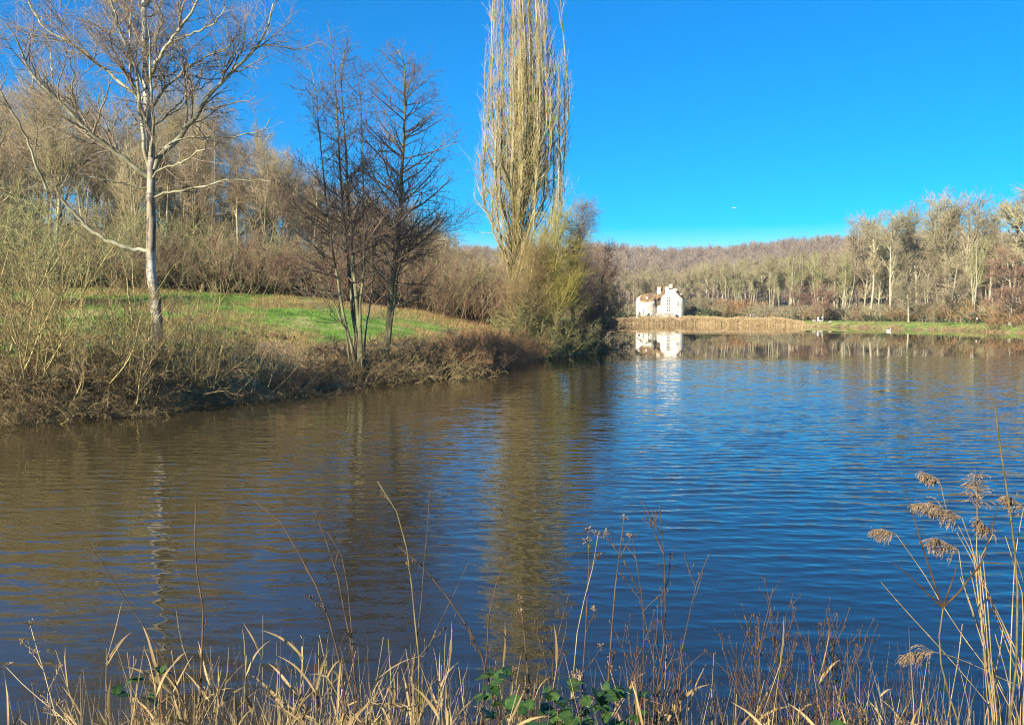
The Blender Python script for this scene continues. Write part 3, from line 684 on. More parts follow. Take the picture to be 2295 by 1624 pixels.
make_tree('alder_tree', parts, b_, 'smaller reddish brown alder between the slim birch and the tip of the bank')
b_, parts = small_traced(54, [(1225, 795), (1232, 720), (1236, 660), (1238, 600), (1246, 540), (1250, 480)], 79.5, 8, 4.4, ('poplar_bark', 'twig_yellow'), 0, n=(90, 800, 3000, 3000), low=.12, ang=36, up=.10, twig=.009)
make_tree('willow_tree', parts, b_, 'yellow twigged bare willow leaning against the right side of the poplar')
b_, parts = small_traced(55, [(1180, 795), (1170, 740), (1176, 680), (1190, 620), (1200, 560)], 78, 7, 3.8, ('shrub_stem', 'shrub_twig'), 0, n=(80, 700, 2600, 2600), low=.1, ang=40, up=.09, twig=.008)
make_tree('willow_tree', parts, b_, 'low olive brown willow in front of the foot of the poplar')

# ================================================================== left forest
TK = {
    'oak': Kind('oak_tree', 'tree', broad_tree(101, 24, .22, .34, 18, 190, 1400, 3400, .34, .013, ('bark_grey', 'twig_brown'), a1=48), 24),
    'ash': Kind('ash_tree', 'tree', broad_tree(102, 24, .28, .24, 15, 160, 1200, 3000, .27, .013, ('bark_tan', 'twig_tan'), a1=36, up1=.14), 24),
    'multi': Kind('hornbeam_tree', 'tree', broad_tree(103, 22, .18, .24, 22, 200, 1400, 3200, .30, .013, ('bark_grey', 'twig_tan'), stems=4, a1=38), 22),
    'pole': Kind('ash_tree', 'tree', broad_tree(104, 22, .34, .15, 14, 120, 900, 3000, .17, .012, ('bark_tan', 'twig_brown'), a1=38, up1=.12), 22),
    'ivyt': Kind('ivy_clad_tree', 'tree', broad_tree(105, 22, .22, .22, 16, 150, 1100, 3600, .25, .013, ('bark_grey', 'twig_brown'), ivy=2600), 22),
}
rngL = np.random.default_rng(77)
topL = lambda px: np.interp(px, [-150, 0, 150, 300, 430, 520, 600, 640, 700, 760, 900, 1030, 1090, 1150, 1400], [190, 185, 165, 215, 215, 235, 265, 300, 370, 405, 450, 520, 556, 575, 590])
placed = []
def try_place(px, Y, mind):
    x = (px - 1147.5) / F * Y
    if sdist(np.array([x]), np.array([Y]))[0] < 2.5: return None
    for a, b in placed:
        if (a - x) ** 2 + (b - Y) ** 2 < mind * mind: return None
    placed.append((x, Y)); return x
LGRP = 'bare trees of the wood behind the left meadow'
descL = {'oak': 'broad grey branched bare oak in the wood behind the left meadow', 'ash': 'tall pale tan bare ash in the wood behind the left meadow',
         'multi': 'many stemmed bare hornbeam in the wood behind the left meadow', 'pole': 'slender straight bare ash pole in the wood behind the left meadow',
         'ivyt': 'ivy wrapped bare tree in the wood behind the left meadow'}
def band(px, t): return next(s for lim_, s in t if px < lim_)
placeL = lambda px: band(px, [(60, 'at the extreme left'), (230, 'left of the birch trunk'), (420, 'seen around the birch trunk'), (540, 'right of the birch'), (660, 'between birch and alder clump'), (820, 'behind the alder clump'), (960, 'behind the single alder'), (9999, 'left of the poplar')])
placeB = lambda px: band(px, [(40, 'at the extreme left edge'), (150, 'in the left corner of the bank'), (290, 'left of the birch'), (400, 'around the foot of the birch'), (520, 'just right of the birch'), (720, 'between the birch and the alders'), (900, 'below the alder clump'), (1035, 'right of the alder clump'), (1170, 'left of the poplar'), (1240, 'below the poplar'), (9999, 'right of the poplar')])
cnt = 0
for i in range(900):
    px = rngL.uniform(-260, 1130); Y = rngL.uniform(85, 150) if rngL.random() < .7 else rngL.uniform(85, 100)
    x = try_place(px, Y, 3.6 if px < 620 else 4.2)
    if x is None: continue
    kd = rngL.choice(['oak', 'ash', 'multi', 'pole', 'ivyt'], p=[.18, .26, .2, .30, .06])
    z = hz(x, Y); top = EYE + (700 - topL(px) - rngL.uniform(0, 70) * (px < 640) + 0) * Y / F
    top = EYE + (700 - (topL(px) + rngL.uniform(-15, 75))) * Y / F
    h = top - z
    if h < 5: continue
    TK[kd].put(x, Y, h, descL[kd].replace('wood behind the left meadow', 'left wood ') + placeL(px), LGRP, wide=min(1.35, max(.85, 16 / h))); cnt += 1
    if cnt > 84: break
cnt = 0
for i in range(300):
    px = rngL.uniform(600, 1070); Y = rngL.uniform(84, 125); x = try_place(px, Y, 3.0)
    if x is None: continue
    kd = rngL.choice(['ash', 'multi', 'pole'], p=[.35, .2, .45]); h = EYE + (700 - topL(px) - rngL.uniform(-10, 50)) * Y / F - hz(x, Y)
    TK[kd].put(x, Y, h, descL[kd].replace('wood behind the left meadow', 'left wood ') + placeL(px), LGRP, wide=min(1.4, max(.8, 15 / h))); cnt += 1
    if cnt > 26: break
cnt = 0
for i in range(400):
    px = rngL.uniform(-120, 760); Y = rngL.uniform(88, 112); x = try_place(px, Y, 2.2)
    if x is None: continue
    kd = rngL.choice(['ash', 'multi', 'pole'], p=[.3, .3, .4]); h = EYE + (700 - rngL.uniform(370, 480)) * Y / F - hz(x, Y)
    TK[kd].put(x, Y, h, {'ash': 'young pale bare tree', 'multi': 'young many stemmed bare tree', 'pole': 'young slender bare tree'}[kd] + ' in the left wood ' + placeL(px), 'young trees in the left wood', wide=rngL.uniform(.8, 1.1)); cnt += 1
    if cnt > 34: break
# beyond the neck of land behind the poplar
cnt = 0
for i in range(400):
    px = rngL.uniform(1090, 1400); Y = rngL.uniform(120, 255); x = try_place(px, Y, 5)
    if x is None: continue
    if sdist(np.array([x]), np.array([Y]))[0] < 4: continue
    kd = rngL.choice(['oak', 'ash', 'multi', 'pole']); z = hz(x, Y); h = EYE + (700 - rngL.uniform(575, 630)) * Y / F - z
    TK[kd].put(x, Y, h, {'oak': 'broad bare oak glimpsed behind the poplar', 'ash': 'pale bare ash glimpsed behind the poplar', 'multi': 'many stemmed bare tree glimpsed behind the poplar', 'pole': 'slim bare tree glimpsed behind the poplar'}[kd], 'bare trees behind the poplar'); cnt += 1
    if cnt > 26: break

# ------------------------------------------------------------------ thickets
SK = {
    'brown': Kind('thicket_shrub', 'shrub', thicket(201, 5.5, 26, .6, 260, 1300, .013, ('twig_brown', 'twig_brown'), .03, 1.4), 5.5),
    'olive': Kind('thicket_shrub', 'shrub', thicket(202, 6, 24, .55, 260, 1300, .013, ('shrub_stem', 'twig_olive'), .03, 1.2), 6),
    'reddish': Kind('thicket_shrub', 'shrub', thicket(203, 5, 28, .6, 260, 1300, .013, ('twig_red', 'twig_red'), .025, 1.4), 5),
    'dark': Kind('evergreen_shrub', 'shrub', thicket(204, 2.6, 30, .7, 300, 900, .012, ('bark_grey', 'twig_brown'), .025, 1.4, leaf=5200, lsize=.10), 2.6),
}
SG = 'thicket along the far edge of the meadow'
descS = {'brown': 'brown tangle of bare shrub at the edge of the wood behind the meadow', 'olive': 'olive yellow bare shrub at the edge of the wood behind the meadow',
         'reddish': 'reddish bare shrub at the edge of the wood behind the meadow', 'dark': 'dark leafy evergreen shrub low at the edge of the wood behind the meadow'}
for px in np.arange(-120, 1130, 19):
    for row in range(4 if (px < 640 and rngL.random() < .45) else 3):
        Y = 82 + row * 5 + rngL.uniform(-1.5, 2); p = px + rngL.uniform(-10, 10); x = (p - 1147.5) / F * Y
        if sdist(np.array([x]), np.array([Y]))[0] < 2.5: continue
        if row == 0: kd = 'dark' if rngL.random() < .4 else rngL.choice(['brown', 'reddish'])
        else: kd = rngL.choice(['brown', 'olive', 'reddish'], p=[.5, .36, .14])
        if 600 < p < 740 and row == 1: kd = 'olive'
        h = {'dark': rngL.uniform(1.8, 3.0)}.get(kd, rngL.uniform(3.2, 8.0) * (1.0 if p < 640 else .85))
        if row == 3: kd = rngL.choice(['brown', 'olive', 'reddish'], p=[.5, .3, .2]); h = rngL.uniform(6, 9)
        SK[kd].put(x, Y, h, descS[kd].split(' at the edge')[0].replace(' low', '') + ' ' + placeL(p), SG, wide=rngL.uniform(.9, 1.3) * (.7 if row == 3 else 1))
# big yellow-green ivy mass on the far left
SK['olive'].put(*((40 - 1147.5) / F * 62, 62), 9.5, 'tall yellow olive thicket beyond the left end of the meadow', None, wide=1.0)
SK['olive'].put(*((-40 - 1147.5) / F * 58, 58), 9.0, 'yellow olive thicket at the extreme left edge of the meadow', None, wide=1.0)

# ------------------------------------------------------------------ brush on the left bank
BK = {
    'hazel': Kind('bank_shrub', 'shrub', thicket(301, 5.6, 9, .42, 64, 260, .010, ('shrub_stem', 'shrub_twig'), .046, .8, wob=.085), 5.6),
    'hazel2': Kind('bank_shrub', 'shrub', thicket(302, 5.0, 11, .66, 80, 300, .010, ('shrub_stem', 'shrub_twig'), .028, .9, wob=.08), 5.0),
    'tangle': Kind('bank_shrub', 'shrub', thicket(303, 2.4, 26, 1.3, 170, 560, .011, ('shrub_twig', 'bank_brown'), .022, .9, arch=.22, up=.05, wob=.12), 2.4),
    'tangle2': Kind('bank_shrub', 'shrub', thicket(304, 2.0, 30, 1.4, 200, 700, .010, ('shrub_twig', 'bank_brown'), .019, 1.0, arch=.26, up=.03, wob=.14, leaf=500, leafm='leaf_dark', lsize=.035), 2.0),
    'rust': Kind('bank_shrub', 'shrub', thicket(305, 1.9, 110, .45, 500, 2000, .006, ('twig_red', 'rust_grass'), .010, .9, arch=.04), 1.9),
    'evergreen': Kind('leafy_shrub', 'shrub', thicket(306, 4.2, 40, .6, 700, 2600, .009, ('shrub_stem', 'twig_olive'), .02, 1.1, leaf=5200, leafm='leaf_olive', lsize=.055), 4.2),
}
BG = 'brush along the left bank'
dl = {'hazel': 'tall yellowish bare shrub on the left bank', 'hazel2': 'spreading yellowish bare shrub on the left bank', 'tangle': 'low tangled olive brush of the left bank',
      'tangle2': 'low brown bramble tangle of the left bank', 'rust': 'low rust red brush between the alders and the poplar', 'evergreen': 'leafy olive bush'}
LS = np.array(LAKE[1:13])
def along(px):       # shoreline distance under a picture column
    t = 1147.5 + F * LS[:, 0] / LS[:, 1]; return float(np.interp(px, t, LS[:, 1]))
rb = np.random.default_rng(88)
def bank(kd, px, off, h, label=None, wide=1.0, group=BG):
    Y = along(px) + off; x = (px - 1147.5) / F * Y
    return BK[kd].put(x, Y, h, (label or dl[kd].replace(' on the left bank', '').replace(' of the left bank', '').replace(' at the foot of the poplar', '').replace(' between the alders and the poplar', '')) + (' ' + placeB(px) if not (label or '').endswith(('alders', 'bank')) else ', ' + placeB(px)) + (', by the water' if off < 1.3 else ', up the slope'), group, wide=wide)
for px in np.arange(-70, 700, 26):
    bank('tangle' if rb.random() < .6 else 'tangle2', px + rb.uniform(-8, 8), rb.uniform(.4, .8), rb.uniform(1.2, 1.9) * (1.0 if px < 360 else .62), wide=rb.uniform(.8, 1.05))
for px in np.arange(-70, 380, 30):
    bank('tangle' if rb.random() < .5 else 'tangle2', px + rb.uniform(-8, 8), rb.uniform(2.2, 3.2), rb.uniform(1.6, 2.4), wide=rb.uniform(.9, 1.2))
for px, off, h in [(-60, 4, 6), (-20, 2.5, 6.4), (25, 3.5, 6.0), (60, 2.0, 5.2), (100, 3, 6.6), (135, 2.2, 5.0), (170, 4.2, 5.4), (205, 2.4, 5.8), (240, 3.6, 4.6), (275, 2.2, 5.2), (318, 3.2, 3.8), (395, 2.6, 3.4), (455, 2.6, 2.8), (505, 3.0, 2.4), (360, 4.5, 4.2), (345, 1.6, 4.4), (385, 3.4, 5.0), (440, 2.0, 4.6), (480, 2.4, 4.4), (515, 1.4, 3.6), (560, 2.2, 4.0), (600, 1.4, 3.0), (425, 4.0, 4.2), (470, 5.0, 3.2), (535, 4.0, 2.6), (690, 5, 2.8), (280, 5.5, 5.4), (10, 6, 5.5), (90, 7, 5.0), (150, 6, 4.6)]:
    bank('hazel' if rb.random() < .55 else 'hazel2', px, off, h)
for px, off, h in [(640, .6, 1.5), (690, .8, 1.3), (735, .8, 1.6), (770, 1.0, 2.2), (800, .7, 2.4), (830, 1.2, 2.0), (860, .8, 2.2), (895, .9, 2.4), (930, .8, 2.2), (965, .9, 2.4), (1000, .8, 2.0), (1030, .8, 1.8)]:
    bank('tangle2' if rb.random() < .6 else 'tangle', px, off, h, 'low brown bramble tangle', wide=1.15)
for px, off, h in [(700, 4, 1.6), (745, 4.5, 1.8), (790, 4, 2.2), (850, 4, 2.4), (900, 4.5, 2.2), (940, 4, 2.2), (985, 5, 2.0), (1020, 6, 2.2), (590, 3.5, 1.2), (640, 3.5, 1.2)]:
    bank('tangle2', px, off, h, 'brown tangle')
for px, off, h in [(1045, 1.5, 2.6), (1065, 2.5, 3.0), (1085, 1.2, 2.6), (1105, 2.4, 3.0), (1125, 1.4, 2.5), (1148, 2.0, 2.8), (1165, 1.0, 2.0), (1030, 3.5, 2.6), (1090, 4.5, 3.0), (640, 1.2, 1.2), (665, 1.6, 1.1), (1010, 3, 2.2)]:
    bank('rust', px, off, h, 'low rust coloured tuft' if px < 700 else None)
for px, off, h in [(1188, 1.2, 3.4), (1215, 1.0, 3.0), (1245, 1.4, 3.6), (1272, 1.0, 3.0), (1298, 1.2, 2.6), (1205, 3, 4.9), (1255, 3.4, 4.4), (1180, 4.2, 5.2)]:
    bank('evergreen', px, off, h)
for px, off, h in [(1325, .9, 2.2), (1345, .8, 1.8), (1310, 2.2, 3.2), (1340, 2.4, 3.4)]:
    bank('tangle2', px, off, h, 'brown brush at the bank tip', wide=1.0)
# ================================================================== meadow and bank grasses (uncountable)
def blade_field(rng, xy, hmin, hmax, wid, lean=.35, sink=.03, z=None):
    n = len(xy); z = height(xy[:, 0], xy[:, 1]) - sink if z is None else z; b = np.column_stack([xy, z]); h = rng.uniform(hmin, hmax, n)
    a = rng.uniform(0, 6.283, n); s = np.stack([np.cos(a), np.sin(a), a * 0], 1); d = np.stack([rng.normal(0, lean, n), rng.normal(0, lean, n), np.ones(n)], 1)
    tip = b + norm(d) * h[:, None]; w_ = s * (wid * rng.uniform(.6, 1.3, n))[:, None]
    V = np.stack([b - w_, b + w_, tip], 1).reshape(-1, 3); return V, np.arange(n * 3).reshape(-1, 3)
rg = np.random.default_rng(5)
def field_pts(n, x0, x1, y0, y1, cond):
    x = rg.uniform(x0, x1, n); y = rg.uniform(y0, y1, n); k = cond(x, y); return np.column_stack([x, y])[k]
mb = MB()
p = field_pts(150000, -60, 12, 34, 88, lambda x, y: (zones(x, y)[0] > .5) & (zones(x, y)[2] < .4) & (np.abs(x / y) < .68))
V, Fc = blade_field(rg, p, .08, .26, .018); mb.add(V, Fc, 0)
p = field_pts(20000, 60, 130, 165, 300, lambda x, y: (zones(x, y)[0] > .5) & (zones(x, y)[2] < .4))
V, Fc = blade_field(rg, p, .12, .35, .05); mb.add(V, Fc, 0)
tag(ob('meadow_grass', mb.mesh('meadow_grass', [M['grass']], False)), 'short green grass of the meadow and far bank', 'grass', kind='stuff')
mb = MB()
p = field_pts(160000, -60, 14, 30, 96, lambda x, y: (zones(x, y)[1] > .45) & (sdist(x, y) > .4) & (np.abs(x / y) < .68))
V, Fc = blade_field(rg, p, .2, .6, .014, .4); mb.add(V, Fc, 0)
p = field_pts(36000, 60, 130, 165, 300, lambda x, y: (sdist(x, y) > .05) & (sdist(x, y) < 3.0 + vnoise(x, y, 6, 9) * 3))
V, Fc = blade_field(rg, p, .3, .95, .05, .35); mb.add(V, Fc, 0)
tag(ob('dry_grass', mb.mesh('dry_grass', [M['rust_grass']], False)), 'dry straw coloured grass fringing the meadow and the banks', 'dry grass', kind='stuff')

# molehills on the meadow
M['soil'] = mat('soil', [(.05, .034, .022), (.13, .09, .055)], 6, rough=1, bump=.8)
for i, (px, py_, Y) in enumerate([(526, 0, 50.5), (541, 0, 51.6), (556, 0, 50.8), (575, 0, 52.2), (590, 0, 51.4), (612, 0, 52.8), (633, 0, 52.0), (655, 0, 53.4)]):
    x = (px - 1147.5) / F * Y; r = np.random.default_rng(900 + i); n = 22; a = np.arange(n) * 2 * math.pi / n; R0 = r.uniform(.22, .38); rg2 = []
    for s_, hh_ in ((1, -.06), (.8, .05), (.5, .13), (.2, .18), (.01, .19)): k_ = 1 + r.normal(0, .10, n); rg2.append(np.column_stack([np.cos(a) * R0 * s_ * k_, np.sin(a) * R0 * s_ * k_, a * 0 + hh_ + r.normal(0, .012, n)]))
    mb = MB(); [mb.add(np.r_[rg2[j], rg2[j + 1]], [(q, (q + 1) % n, n + (q + 1) % n, n + q) for q in range(n)]) for j in range(4)]
    tag(ob('molehill', mb.mesh('molehill', [M['soil']]), None, (x, Y, hz(x, Y) + .02)), 'brown molehill in the row across the front of the meadow', 'molehill', 'molehills on the meadow')
# reed bed in front of the castle
mb = MB(); n = 26000
t = rg.random(n * 2); e = np.array([(24, 268), (37, 291.5), (67, 291.3), (89, 261), (93.5, 250)]); cum = np.r_[0, np.cumsum(np.hypot(*np.diff(e, axis=0).T))]
tt = rg.random(n) * cum[-1]; ex = np.interp(tt, cum, e[:, 0]); ey = np.interp(tt, cum, e[:, 1]); off = rg.uniform(-1.2, 6.5, n)
k = np.clip((tt / cum[-1] - .5) * 2, 0, 1); x = ex + off * (.25 + .45 * k); y = ey + off
zb = np.clip(height(x, y), 0, .35) - .3; hh = 2.45 + vnoise(x, y, 4, 31) * 1.5 + vnoise(x, y, 1.3, 33) * .5; hh = hh * np.clip((cum[-1] - tt) / 20 + .2, .2, 1) - .02 * off
b = np.column_stack([x, y, zb]); d = np.stack([rg.normal(.05, .07, n), rg.normal(0, .07, n), np.ones(n)], 1); h = hh * rg.uniform(.6, 1.12, n)
P = np.stack([b, b + norm(d) * (h * .6)[:, None], b + norm(d + [.06, 0, 0]) * h[:, None]], 1); tubes(mb, P, np.stack([h * 0 + .02, h * 0 + .03, h * 0 + .012], 1), 3)
q = P[:, 2]; a = rg.uniform(0, 6.28, n); dd = np.stack([np.abs(rg.normal(.2, .1, n)), rg.normal(0, .08, n), rg.normal(-.02, .1, n)], 1)
tubes(mb, np.stack([q - [0, 0, .1], q + dd * .6, q + dd * 1.4 - [0, 0, .08]], 1), np.stack([h * 0 + .03, h * 0 + .05, h * 0 + .01], 1), 3, 0)
tag(ob('reed_bed', mb.mesh('reed_bed', [M['reed']])), 'dense band of golden reeds at the water edge in front of the white castle', 'reeds', kind='stuff')

# ================================================================== far wood on the right
FK = {
    'round': Kind('oak_tree', 'tree', broad_tree(401, 26, .32, .30, 20, 200, 1050, 2000, .36, .03, ('bark_far', 'twig_far'), a1=44), 26),
    'tall': Kind('ash_tree', 'tree', broad_tree(402, 28, .42, .20, 18, 170, 900, 1700, .30, .03, ('bark_far', 'twig_far'), a1=34, up1=.15), 28),
    'multi': Kind('hornbeam_tree', 'tree', broad_tree(403, 26, .25, .20, 24, 200, 1000, 1800, .40, .028, ('bark_far', 'twig_olive'), stems=4, a1=30, up1=.13), 26),
    'pole': Kind('ash_tree', 'tree', broad_tree(404, 24, .5, .13, 16, 140, 700, 1200, .20, .028, ('bark_far', 'twig_far'), a1=36, up1=.13), 24),
    'big': Kind('plane_tree', 'tree', broad_tree(405, 32, .38, .27, 26, 260, 1300, 2400, .55, .032, ('bark_far', 'twig_far'), a1=40, up1=.12), 32),
    'low': Kind('maple_tree', 'tree', broad_tree(406, 14, .12, .42, 34, 300, 1800, 3600, .30, .022, ('bark_far', 'twig_far'), a1=68, up1=.02), 14),
    'red': Kind('alder_tree', 'tree', broad_tree(407, 16, .14, .30, 34, 320, 1900, 4200, .28, .026, ('bark_far', 'twig_red'), a1=66, up1=.02), 16),
}
FG = 'bare trees of the wood beyond the lake'
descF = {'round': 'round crowned bare tree in the wood beyond the lake', 'tall': 'tall pale bare tree with ascending limbs in the wood beyond the lake', 'multi': 'many stemmed olive bare tree in the wood beyond the lake', 'pole': 'slim straight bare tree in the wood beyond the lake', 'big': 'very tall bare tree standing out above the wood on the right'}
rf = np.random.default_rng(55); placed = []
placeF = lambda px: band(px, [(1440, 'left of the castle'), (1560, 'behind the castle'), (1680, 'right of the castle'), (1790, 'behind the right half of the reeds'), (1880, 'behind the two walkers'), (1960, 'behind the crouching person'), (2060, 'just right of the crouching person'), (2160, 'between crouching person and jogger'), (2230, 'behind the jogger'), (9999, 'at the right edge')])
def far_put(kd, px, Y, top, label=None, wide=1.0, group=FG):
    x = (px - 1147.5) / F * Y; z = hz(x, Y); h = EYE + (700 - top) * Y / F - z
    placed.append((x, Y)); return FK[kd].put(x, Y, h, label if (label and group is None) else (label or descF[kd]).replace(' in the wood beyond the lake', '').replace(' standing out above the wood on the right', ' above the far wood') + ' ' + placeF(px), group, wide=wide)
for px, Y, top, wd in [(1948, 262, 474, .95), (1995, 250, 468, 1.0), (2050, 262, 476, .9), (2112, 248, 452, 1.1), (2165, 236, 452, 1.0), (2212, 240, 462, .9), (2262, 214, 432, 1.0), (2300, 205, 412, 1.15), (2350, 200, 420, 1.1), (1918, 285, 498, .8), (2085, 285, 470, .9), (2420, 200, 430, 1.0)]:
    far_put('big' if rf.random() < .6 else 'tall', px, Y, top, descF['big'], wd)
far_put('low', 2128, 222, 588, 'low wide spreading tan tree in front of the wood on the right', .95, None)
far_put('low', 2035, 232, 610, 'low spreading bare tree left of the widest tan tree', .8, None)
far_put('red', 2262, 186, 560, 'reddish brown alder by the right edge of the picture', 1.1, None)
far_put('red', 1843, 262, 632, 'small reddish alder beside the two walkers on the far bank', .9, None)
far_put('red', 1790, 285, 640, 'reddish bush-like alder behind the right end of the reed bed', 1.0, None)
far_put('multi', 2180, 214, 520, 'bundle of tall pale stems standing forward at the wood edge on the right', .7, None)
far_put('tall', 1726, 300, 566, 'bundle of pale ascending stems above the right end of the reeds', .8, None)
far_put('multi', 1770, 300, 560, None, .8)
far_put('round', 1527, 322, 604, 'broad bare tree standing directly right of the castle', 1.0, None)
tp = lambda px: np.interp(px, [1330, 1400, 1450, 1500, 1600, 1700, 1750, 1850, 1900, 1950, 2000, 2350], [600, 598, 594, 590, 576, 566, 560, 546, 540, 525, 520, 510])
cnt = 0
for i in range(4000):
    px = rf.uniform(1330, 2420)
    Ymin = float(np.interp(px, [1330, 1540, 1700, 1800, 1900, 2000, 2150, 2300, 2420], [318, 322, 305, 290, 275, 258, 232, 205, 195])); Y = Ymin + abs(rf.normal(0, 1)) * 26 + rf.uniform(0, 8)
    if Y > Ymin + 95: continue
    x = (px - 1147.5) / F * Y
    if any((a - x) ** 2 + (b - Y) ** 2 < 4.6 ** 2 for a, b in placed): continue
    top = tp(px) + rf.uniform(0, 30) + (18 if Y < Ymin + 14 else 0)
    kd = rf.choice(['round', 'tall', 'multi', 'pole'], p=[.27, .27, .2, .26])
    far_put(kd, px, Y, top, wide=rf.uniform(.85, 1.15)); cnt += 1
    if cnt >= 175: break
# undergrowth of the far wood
UK = {
    'tan': Kind('thicket_shrub', 'shrub', thicket(411, 5, 30, .45, 260, 1100, .03, ('bark_far', 'twig_far'), .04, 1.6), 5),
    'rust': Kind('thicket_shrub', 'shrub', thicket(412, 4, 34, .5, 220, 800, .03, ('twig_brown', 'rust_grass'), .04, 1.6), 4),
    'dark': Kind('evergreen_shrub', 'shrub', thicket(413, 2.4, 26, .8, 200, 500, .03, ('bark_grey', 'twig_brown'), .03, 1.8, leaf=3000, lsize=.17), 2.4),
    'yellow': Kind('hazel_shrub', 'shrub', thicket(414, 5, 30, .5, 260, 900, .025, ('bark_far', 'twig_olive'), .04, 1.4, leaf=1800, leafm='straw', lsize=.13), 5),
}
du = {'tan': 'tan bare undergrowth shrub at the foot of the wood beyond the lake', 'rust': 'rust brown undergrowth shrub at the foot of the wood beyond the lake', 'dark': 'dark evergreen bush at the foot of the wood beyond the lake', 'yellow': 'pale yellow leaved shrub before the wood on the right'}
for px in np.arange(1400, 2420, 13):
    Ymin = float(np.interp(px, [1330, 1540, 1700, 1800, 1900, 2000, 2150, 2300, 2420], [314, 318, 300, 276, 268, 250, 224, 197, 186]))
    for row in range(2):
        Y = Ymin + row * 9 + rf.uniform(-2, 2); x = (px + rf.uniform(-6, 6) - 1147.5) / F * Y
        kd = rf.choice(['dark', 'rust', 'tan'], p=[.46, .16, .38]) if row == 0 else rf.choice(['tan', 'rust'], p=[.8, .2])
        if px < 1560 and row == 0: continue
        UK[kd].put(x, Y, rf.uniform(1.8, 2.8) if kd == 'dark' else rf.uniform(3, 6), du[kd].replace(' at the foot of the wood beyond the lake', '') + ' under the far wood ' + placeF(px), 'undergrowth of the wood beyond the lake', wide=rf.uniform(1, 1.5))
for px, Y, h in [(2155, 222, 7.5), (2185, 218, 6.5), (2120, 230, 5)]:
    x = (px - 1147.5) / F * Y; UK['yellow'].put(x, Y, h, du['yellow'], 'pale yellow shrubs on the right')
for px, Y, h in [(1365, 304, 3.4), (1380, 306, 3.0)]:
    x = (px - 1147.5) / F * Y; UK['dark'].put(x, Y, h, 'green bush left of the castle beyond the tip of the bank', None, wide=1.3)
UK['dark'].put((1447 - 1147.5) / F * 300, 300, 2.6, 'small green bush against the left tower of the castle', None, wide=.6, z=1.6)
UK['rust'].put((2290 - 1147.5) / F * 176, 176, 3.2, 'dark brown brush overhanging the water at the right edge', None, wide=1.8)
UK['rust'].put((2235 - 1147.5) / F * 180, 180, 2.6, 'low brown brush at the waterline below the right alder', None, wide=1.8)

# ------------------------------------------------------------------ woods on the distant hill (one mass)
rh = np.random.default_rng(66); protos = []
for s_ in range(5):
    rng = np.random.default_rng(500 + s_); H = 15.0
    P = walk(rng, np.zeros((1, 3)), np.array([[0, 0, 1.]]), np.array([H]), 6, .04, .03); R = np.linspace(.4, .1, 7)[None]
    P1, R1 = spawn(rng, P, R, 14, .25, .98, 44, 12, lambda t, L, z: 6.0 * (1.2 - t * .6), 4, .12, .10, .6, .12, .4)
    P2, R2 = spawn(rng, P1, R1, 70, .15, 1, 42, 14, lambda t, L, z: L * .5 + .6, 3, .16, .05, .6, .09, .5)
    P3, R3 = spawn(rng, P2, R2, 120, .15, 1, 42, 14, lambda t, L, z: L * .5 + .6, 2, .16, .05, .6, .08, .5)
    m_ = MB(); tubes(m_, P, R, 3); tubes(m_, P1, R1, 3); tubes(m_, P2, R2, 3); tubes(m_, P3, R3, 3); protos.append((np.concatenate(m_.v), np.concatenate(m_.f[4])))
mb = MB(); N = 0
for i in range(30000):
    px = rh.uniform(1000, 2420); Y = 430 + 560 * rh.random() ** .8
    x = (px - 1147.5) / F * Y
    if vnoise(np.array([x]), np.array([Y]), 9, 8)[0] < -.36: continue
    z = hz(x, Y); V, Fc = protos[rh.integers(5)]; a = rh.uniform(0, 6.28); k = rh.uniform(.75, 1.2)
    c, s_ = math.cos(a) * k, math.sin(a) * k
    W = np.column_stack([V[:, 0] * c - V[:, 1] * s_ + x, V[:, 0] * s_ + V[:, 1] * c + Y, V[:, 2] * k + z - .5]); mb.add(W, Fc); N += 1
    if N >= 3000: break
tag(ob('hill_woods', mb.mesh('hill_woods', [M['hill_twig']])), 'mauve brown bare woodland covering the distant hill', 'woodland', kind='stuff')

# ================================================================== the white castle
M['plaster'] = mat('plaster', [(.34, .29, .21), (.70, .65, .55), (.86, .84, .78)], .5, rough=.9, bump=.3, detail=8)
M['plaster_worn'] = mat('plaster_worn', [(.34, .29, .22), (.62, .56, .45), (.78, .74, .66)], 1.1, rough=.95, bump=.4, detail=8)
M['roof_tile'] = mat('roof_tile', [(.10, .06, .045), (.19, .115, .075), (.30, .22, .06)], .7, rough=.9, bump=.5, detail=7)
M['moss'] = mat('moss', [(.20, .15, .06), (.34, .26, .11)], 1.2, rough=.95)
M['terracotta'] = mat('terracotta', [(.42, .20, .09), (.60, .33, .16)], 2)
M['stone'] = mat('stone', [(.20, .18, .15), (.44, .41, .35)], 1.4, rough=.95, bump=.5, detail=8)
M['pane'] = mat('pane', [(.10, .10, .10), (.17, .165, .16)], 1, rough=.15, spec=.5)
M['frame'] = mat('frame', [(.60, .57, .50), (.72, .70, .64)], 2)
M['timber'] = mat('timber', [(.08, .06, .045), (.15, .12, .09)], 2)
def box(mb, x0, x1, y0, y1, z0, z1, mi=0, tx=0, ty=0):
    V = [(x0, y0, z0), (x1, y0, z0), (x1, y1, z0), (x0, y1, z0), (x0 + tx, y0 + ty, z1), (x1 - tx, y0 + ty, z1), (x1 - tx, y1 - ty, z1), (x0 + tx, y1 - ty, z1)]
    mb.add(V, [(0, 3, 2, 1), (4, 5, 6, 7), (0, 1, 5, 4), (1, 2, 6, 5), (2, 3, 7, 6), (3, 0, 4, 7)], mi)
CS = .01303
cx = lambda zx: (zx - 1050) * CS
cz = lambda zy: (1200 - zy) * CS
ca0 = at(1483, 709, 303)
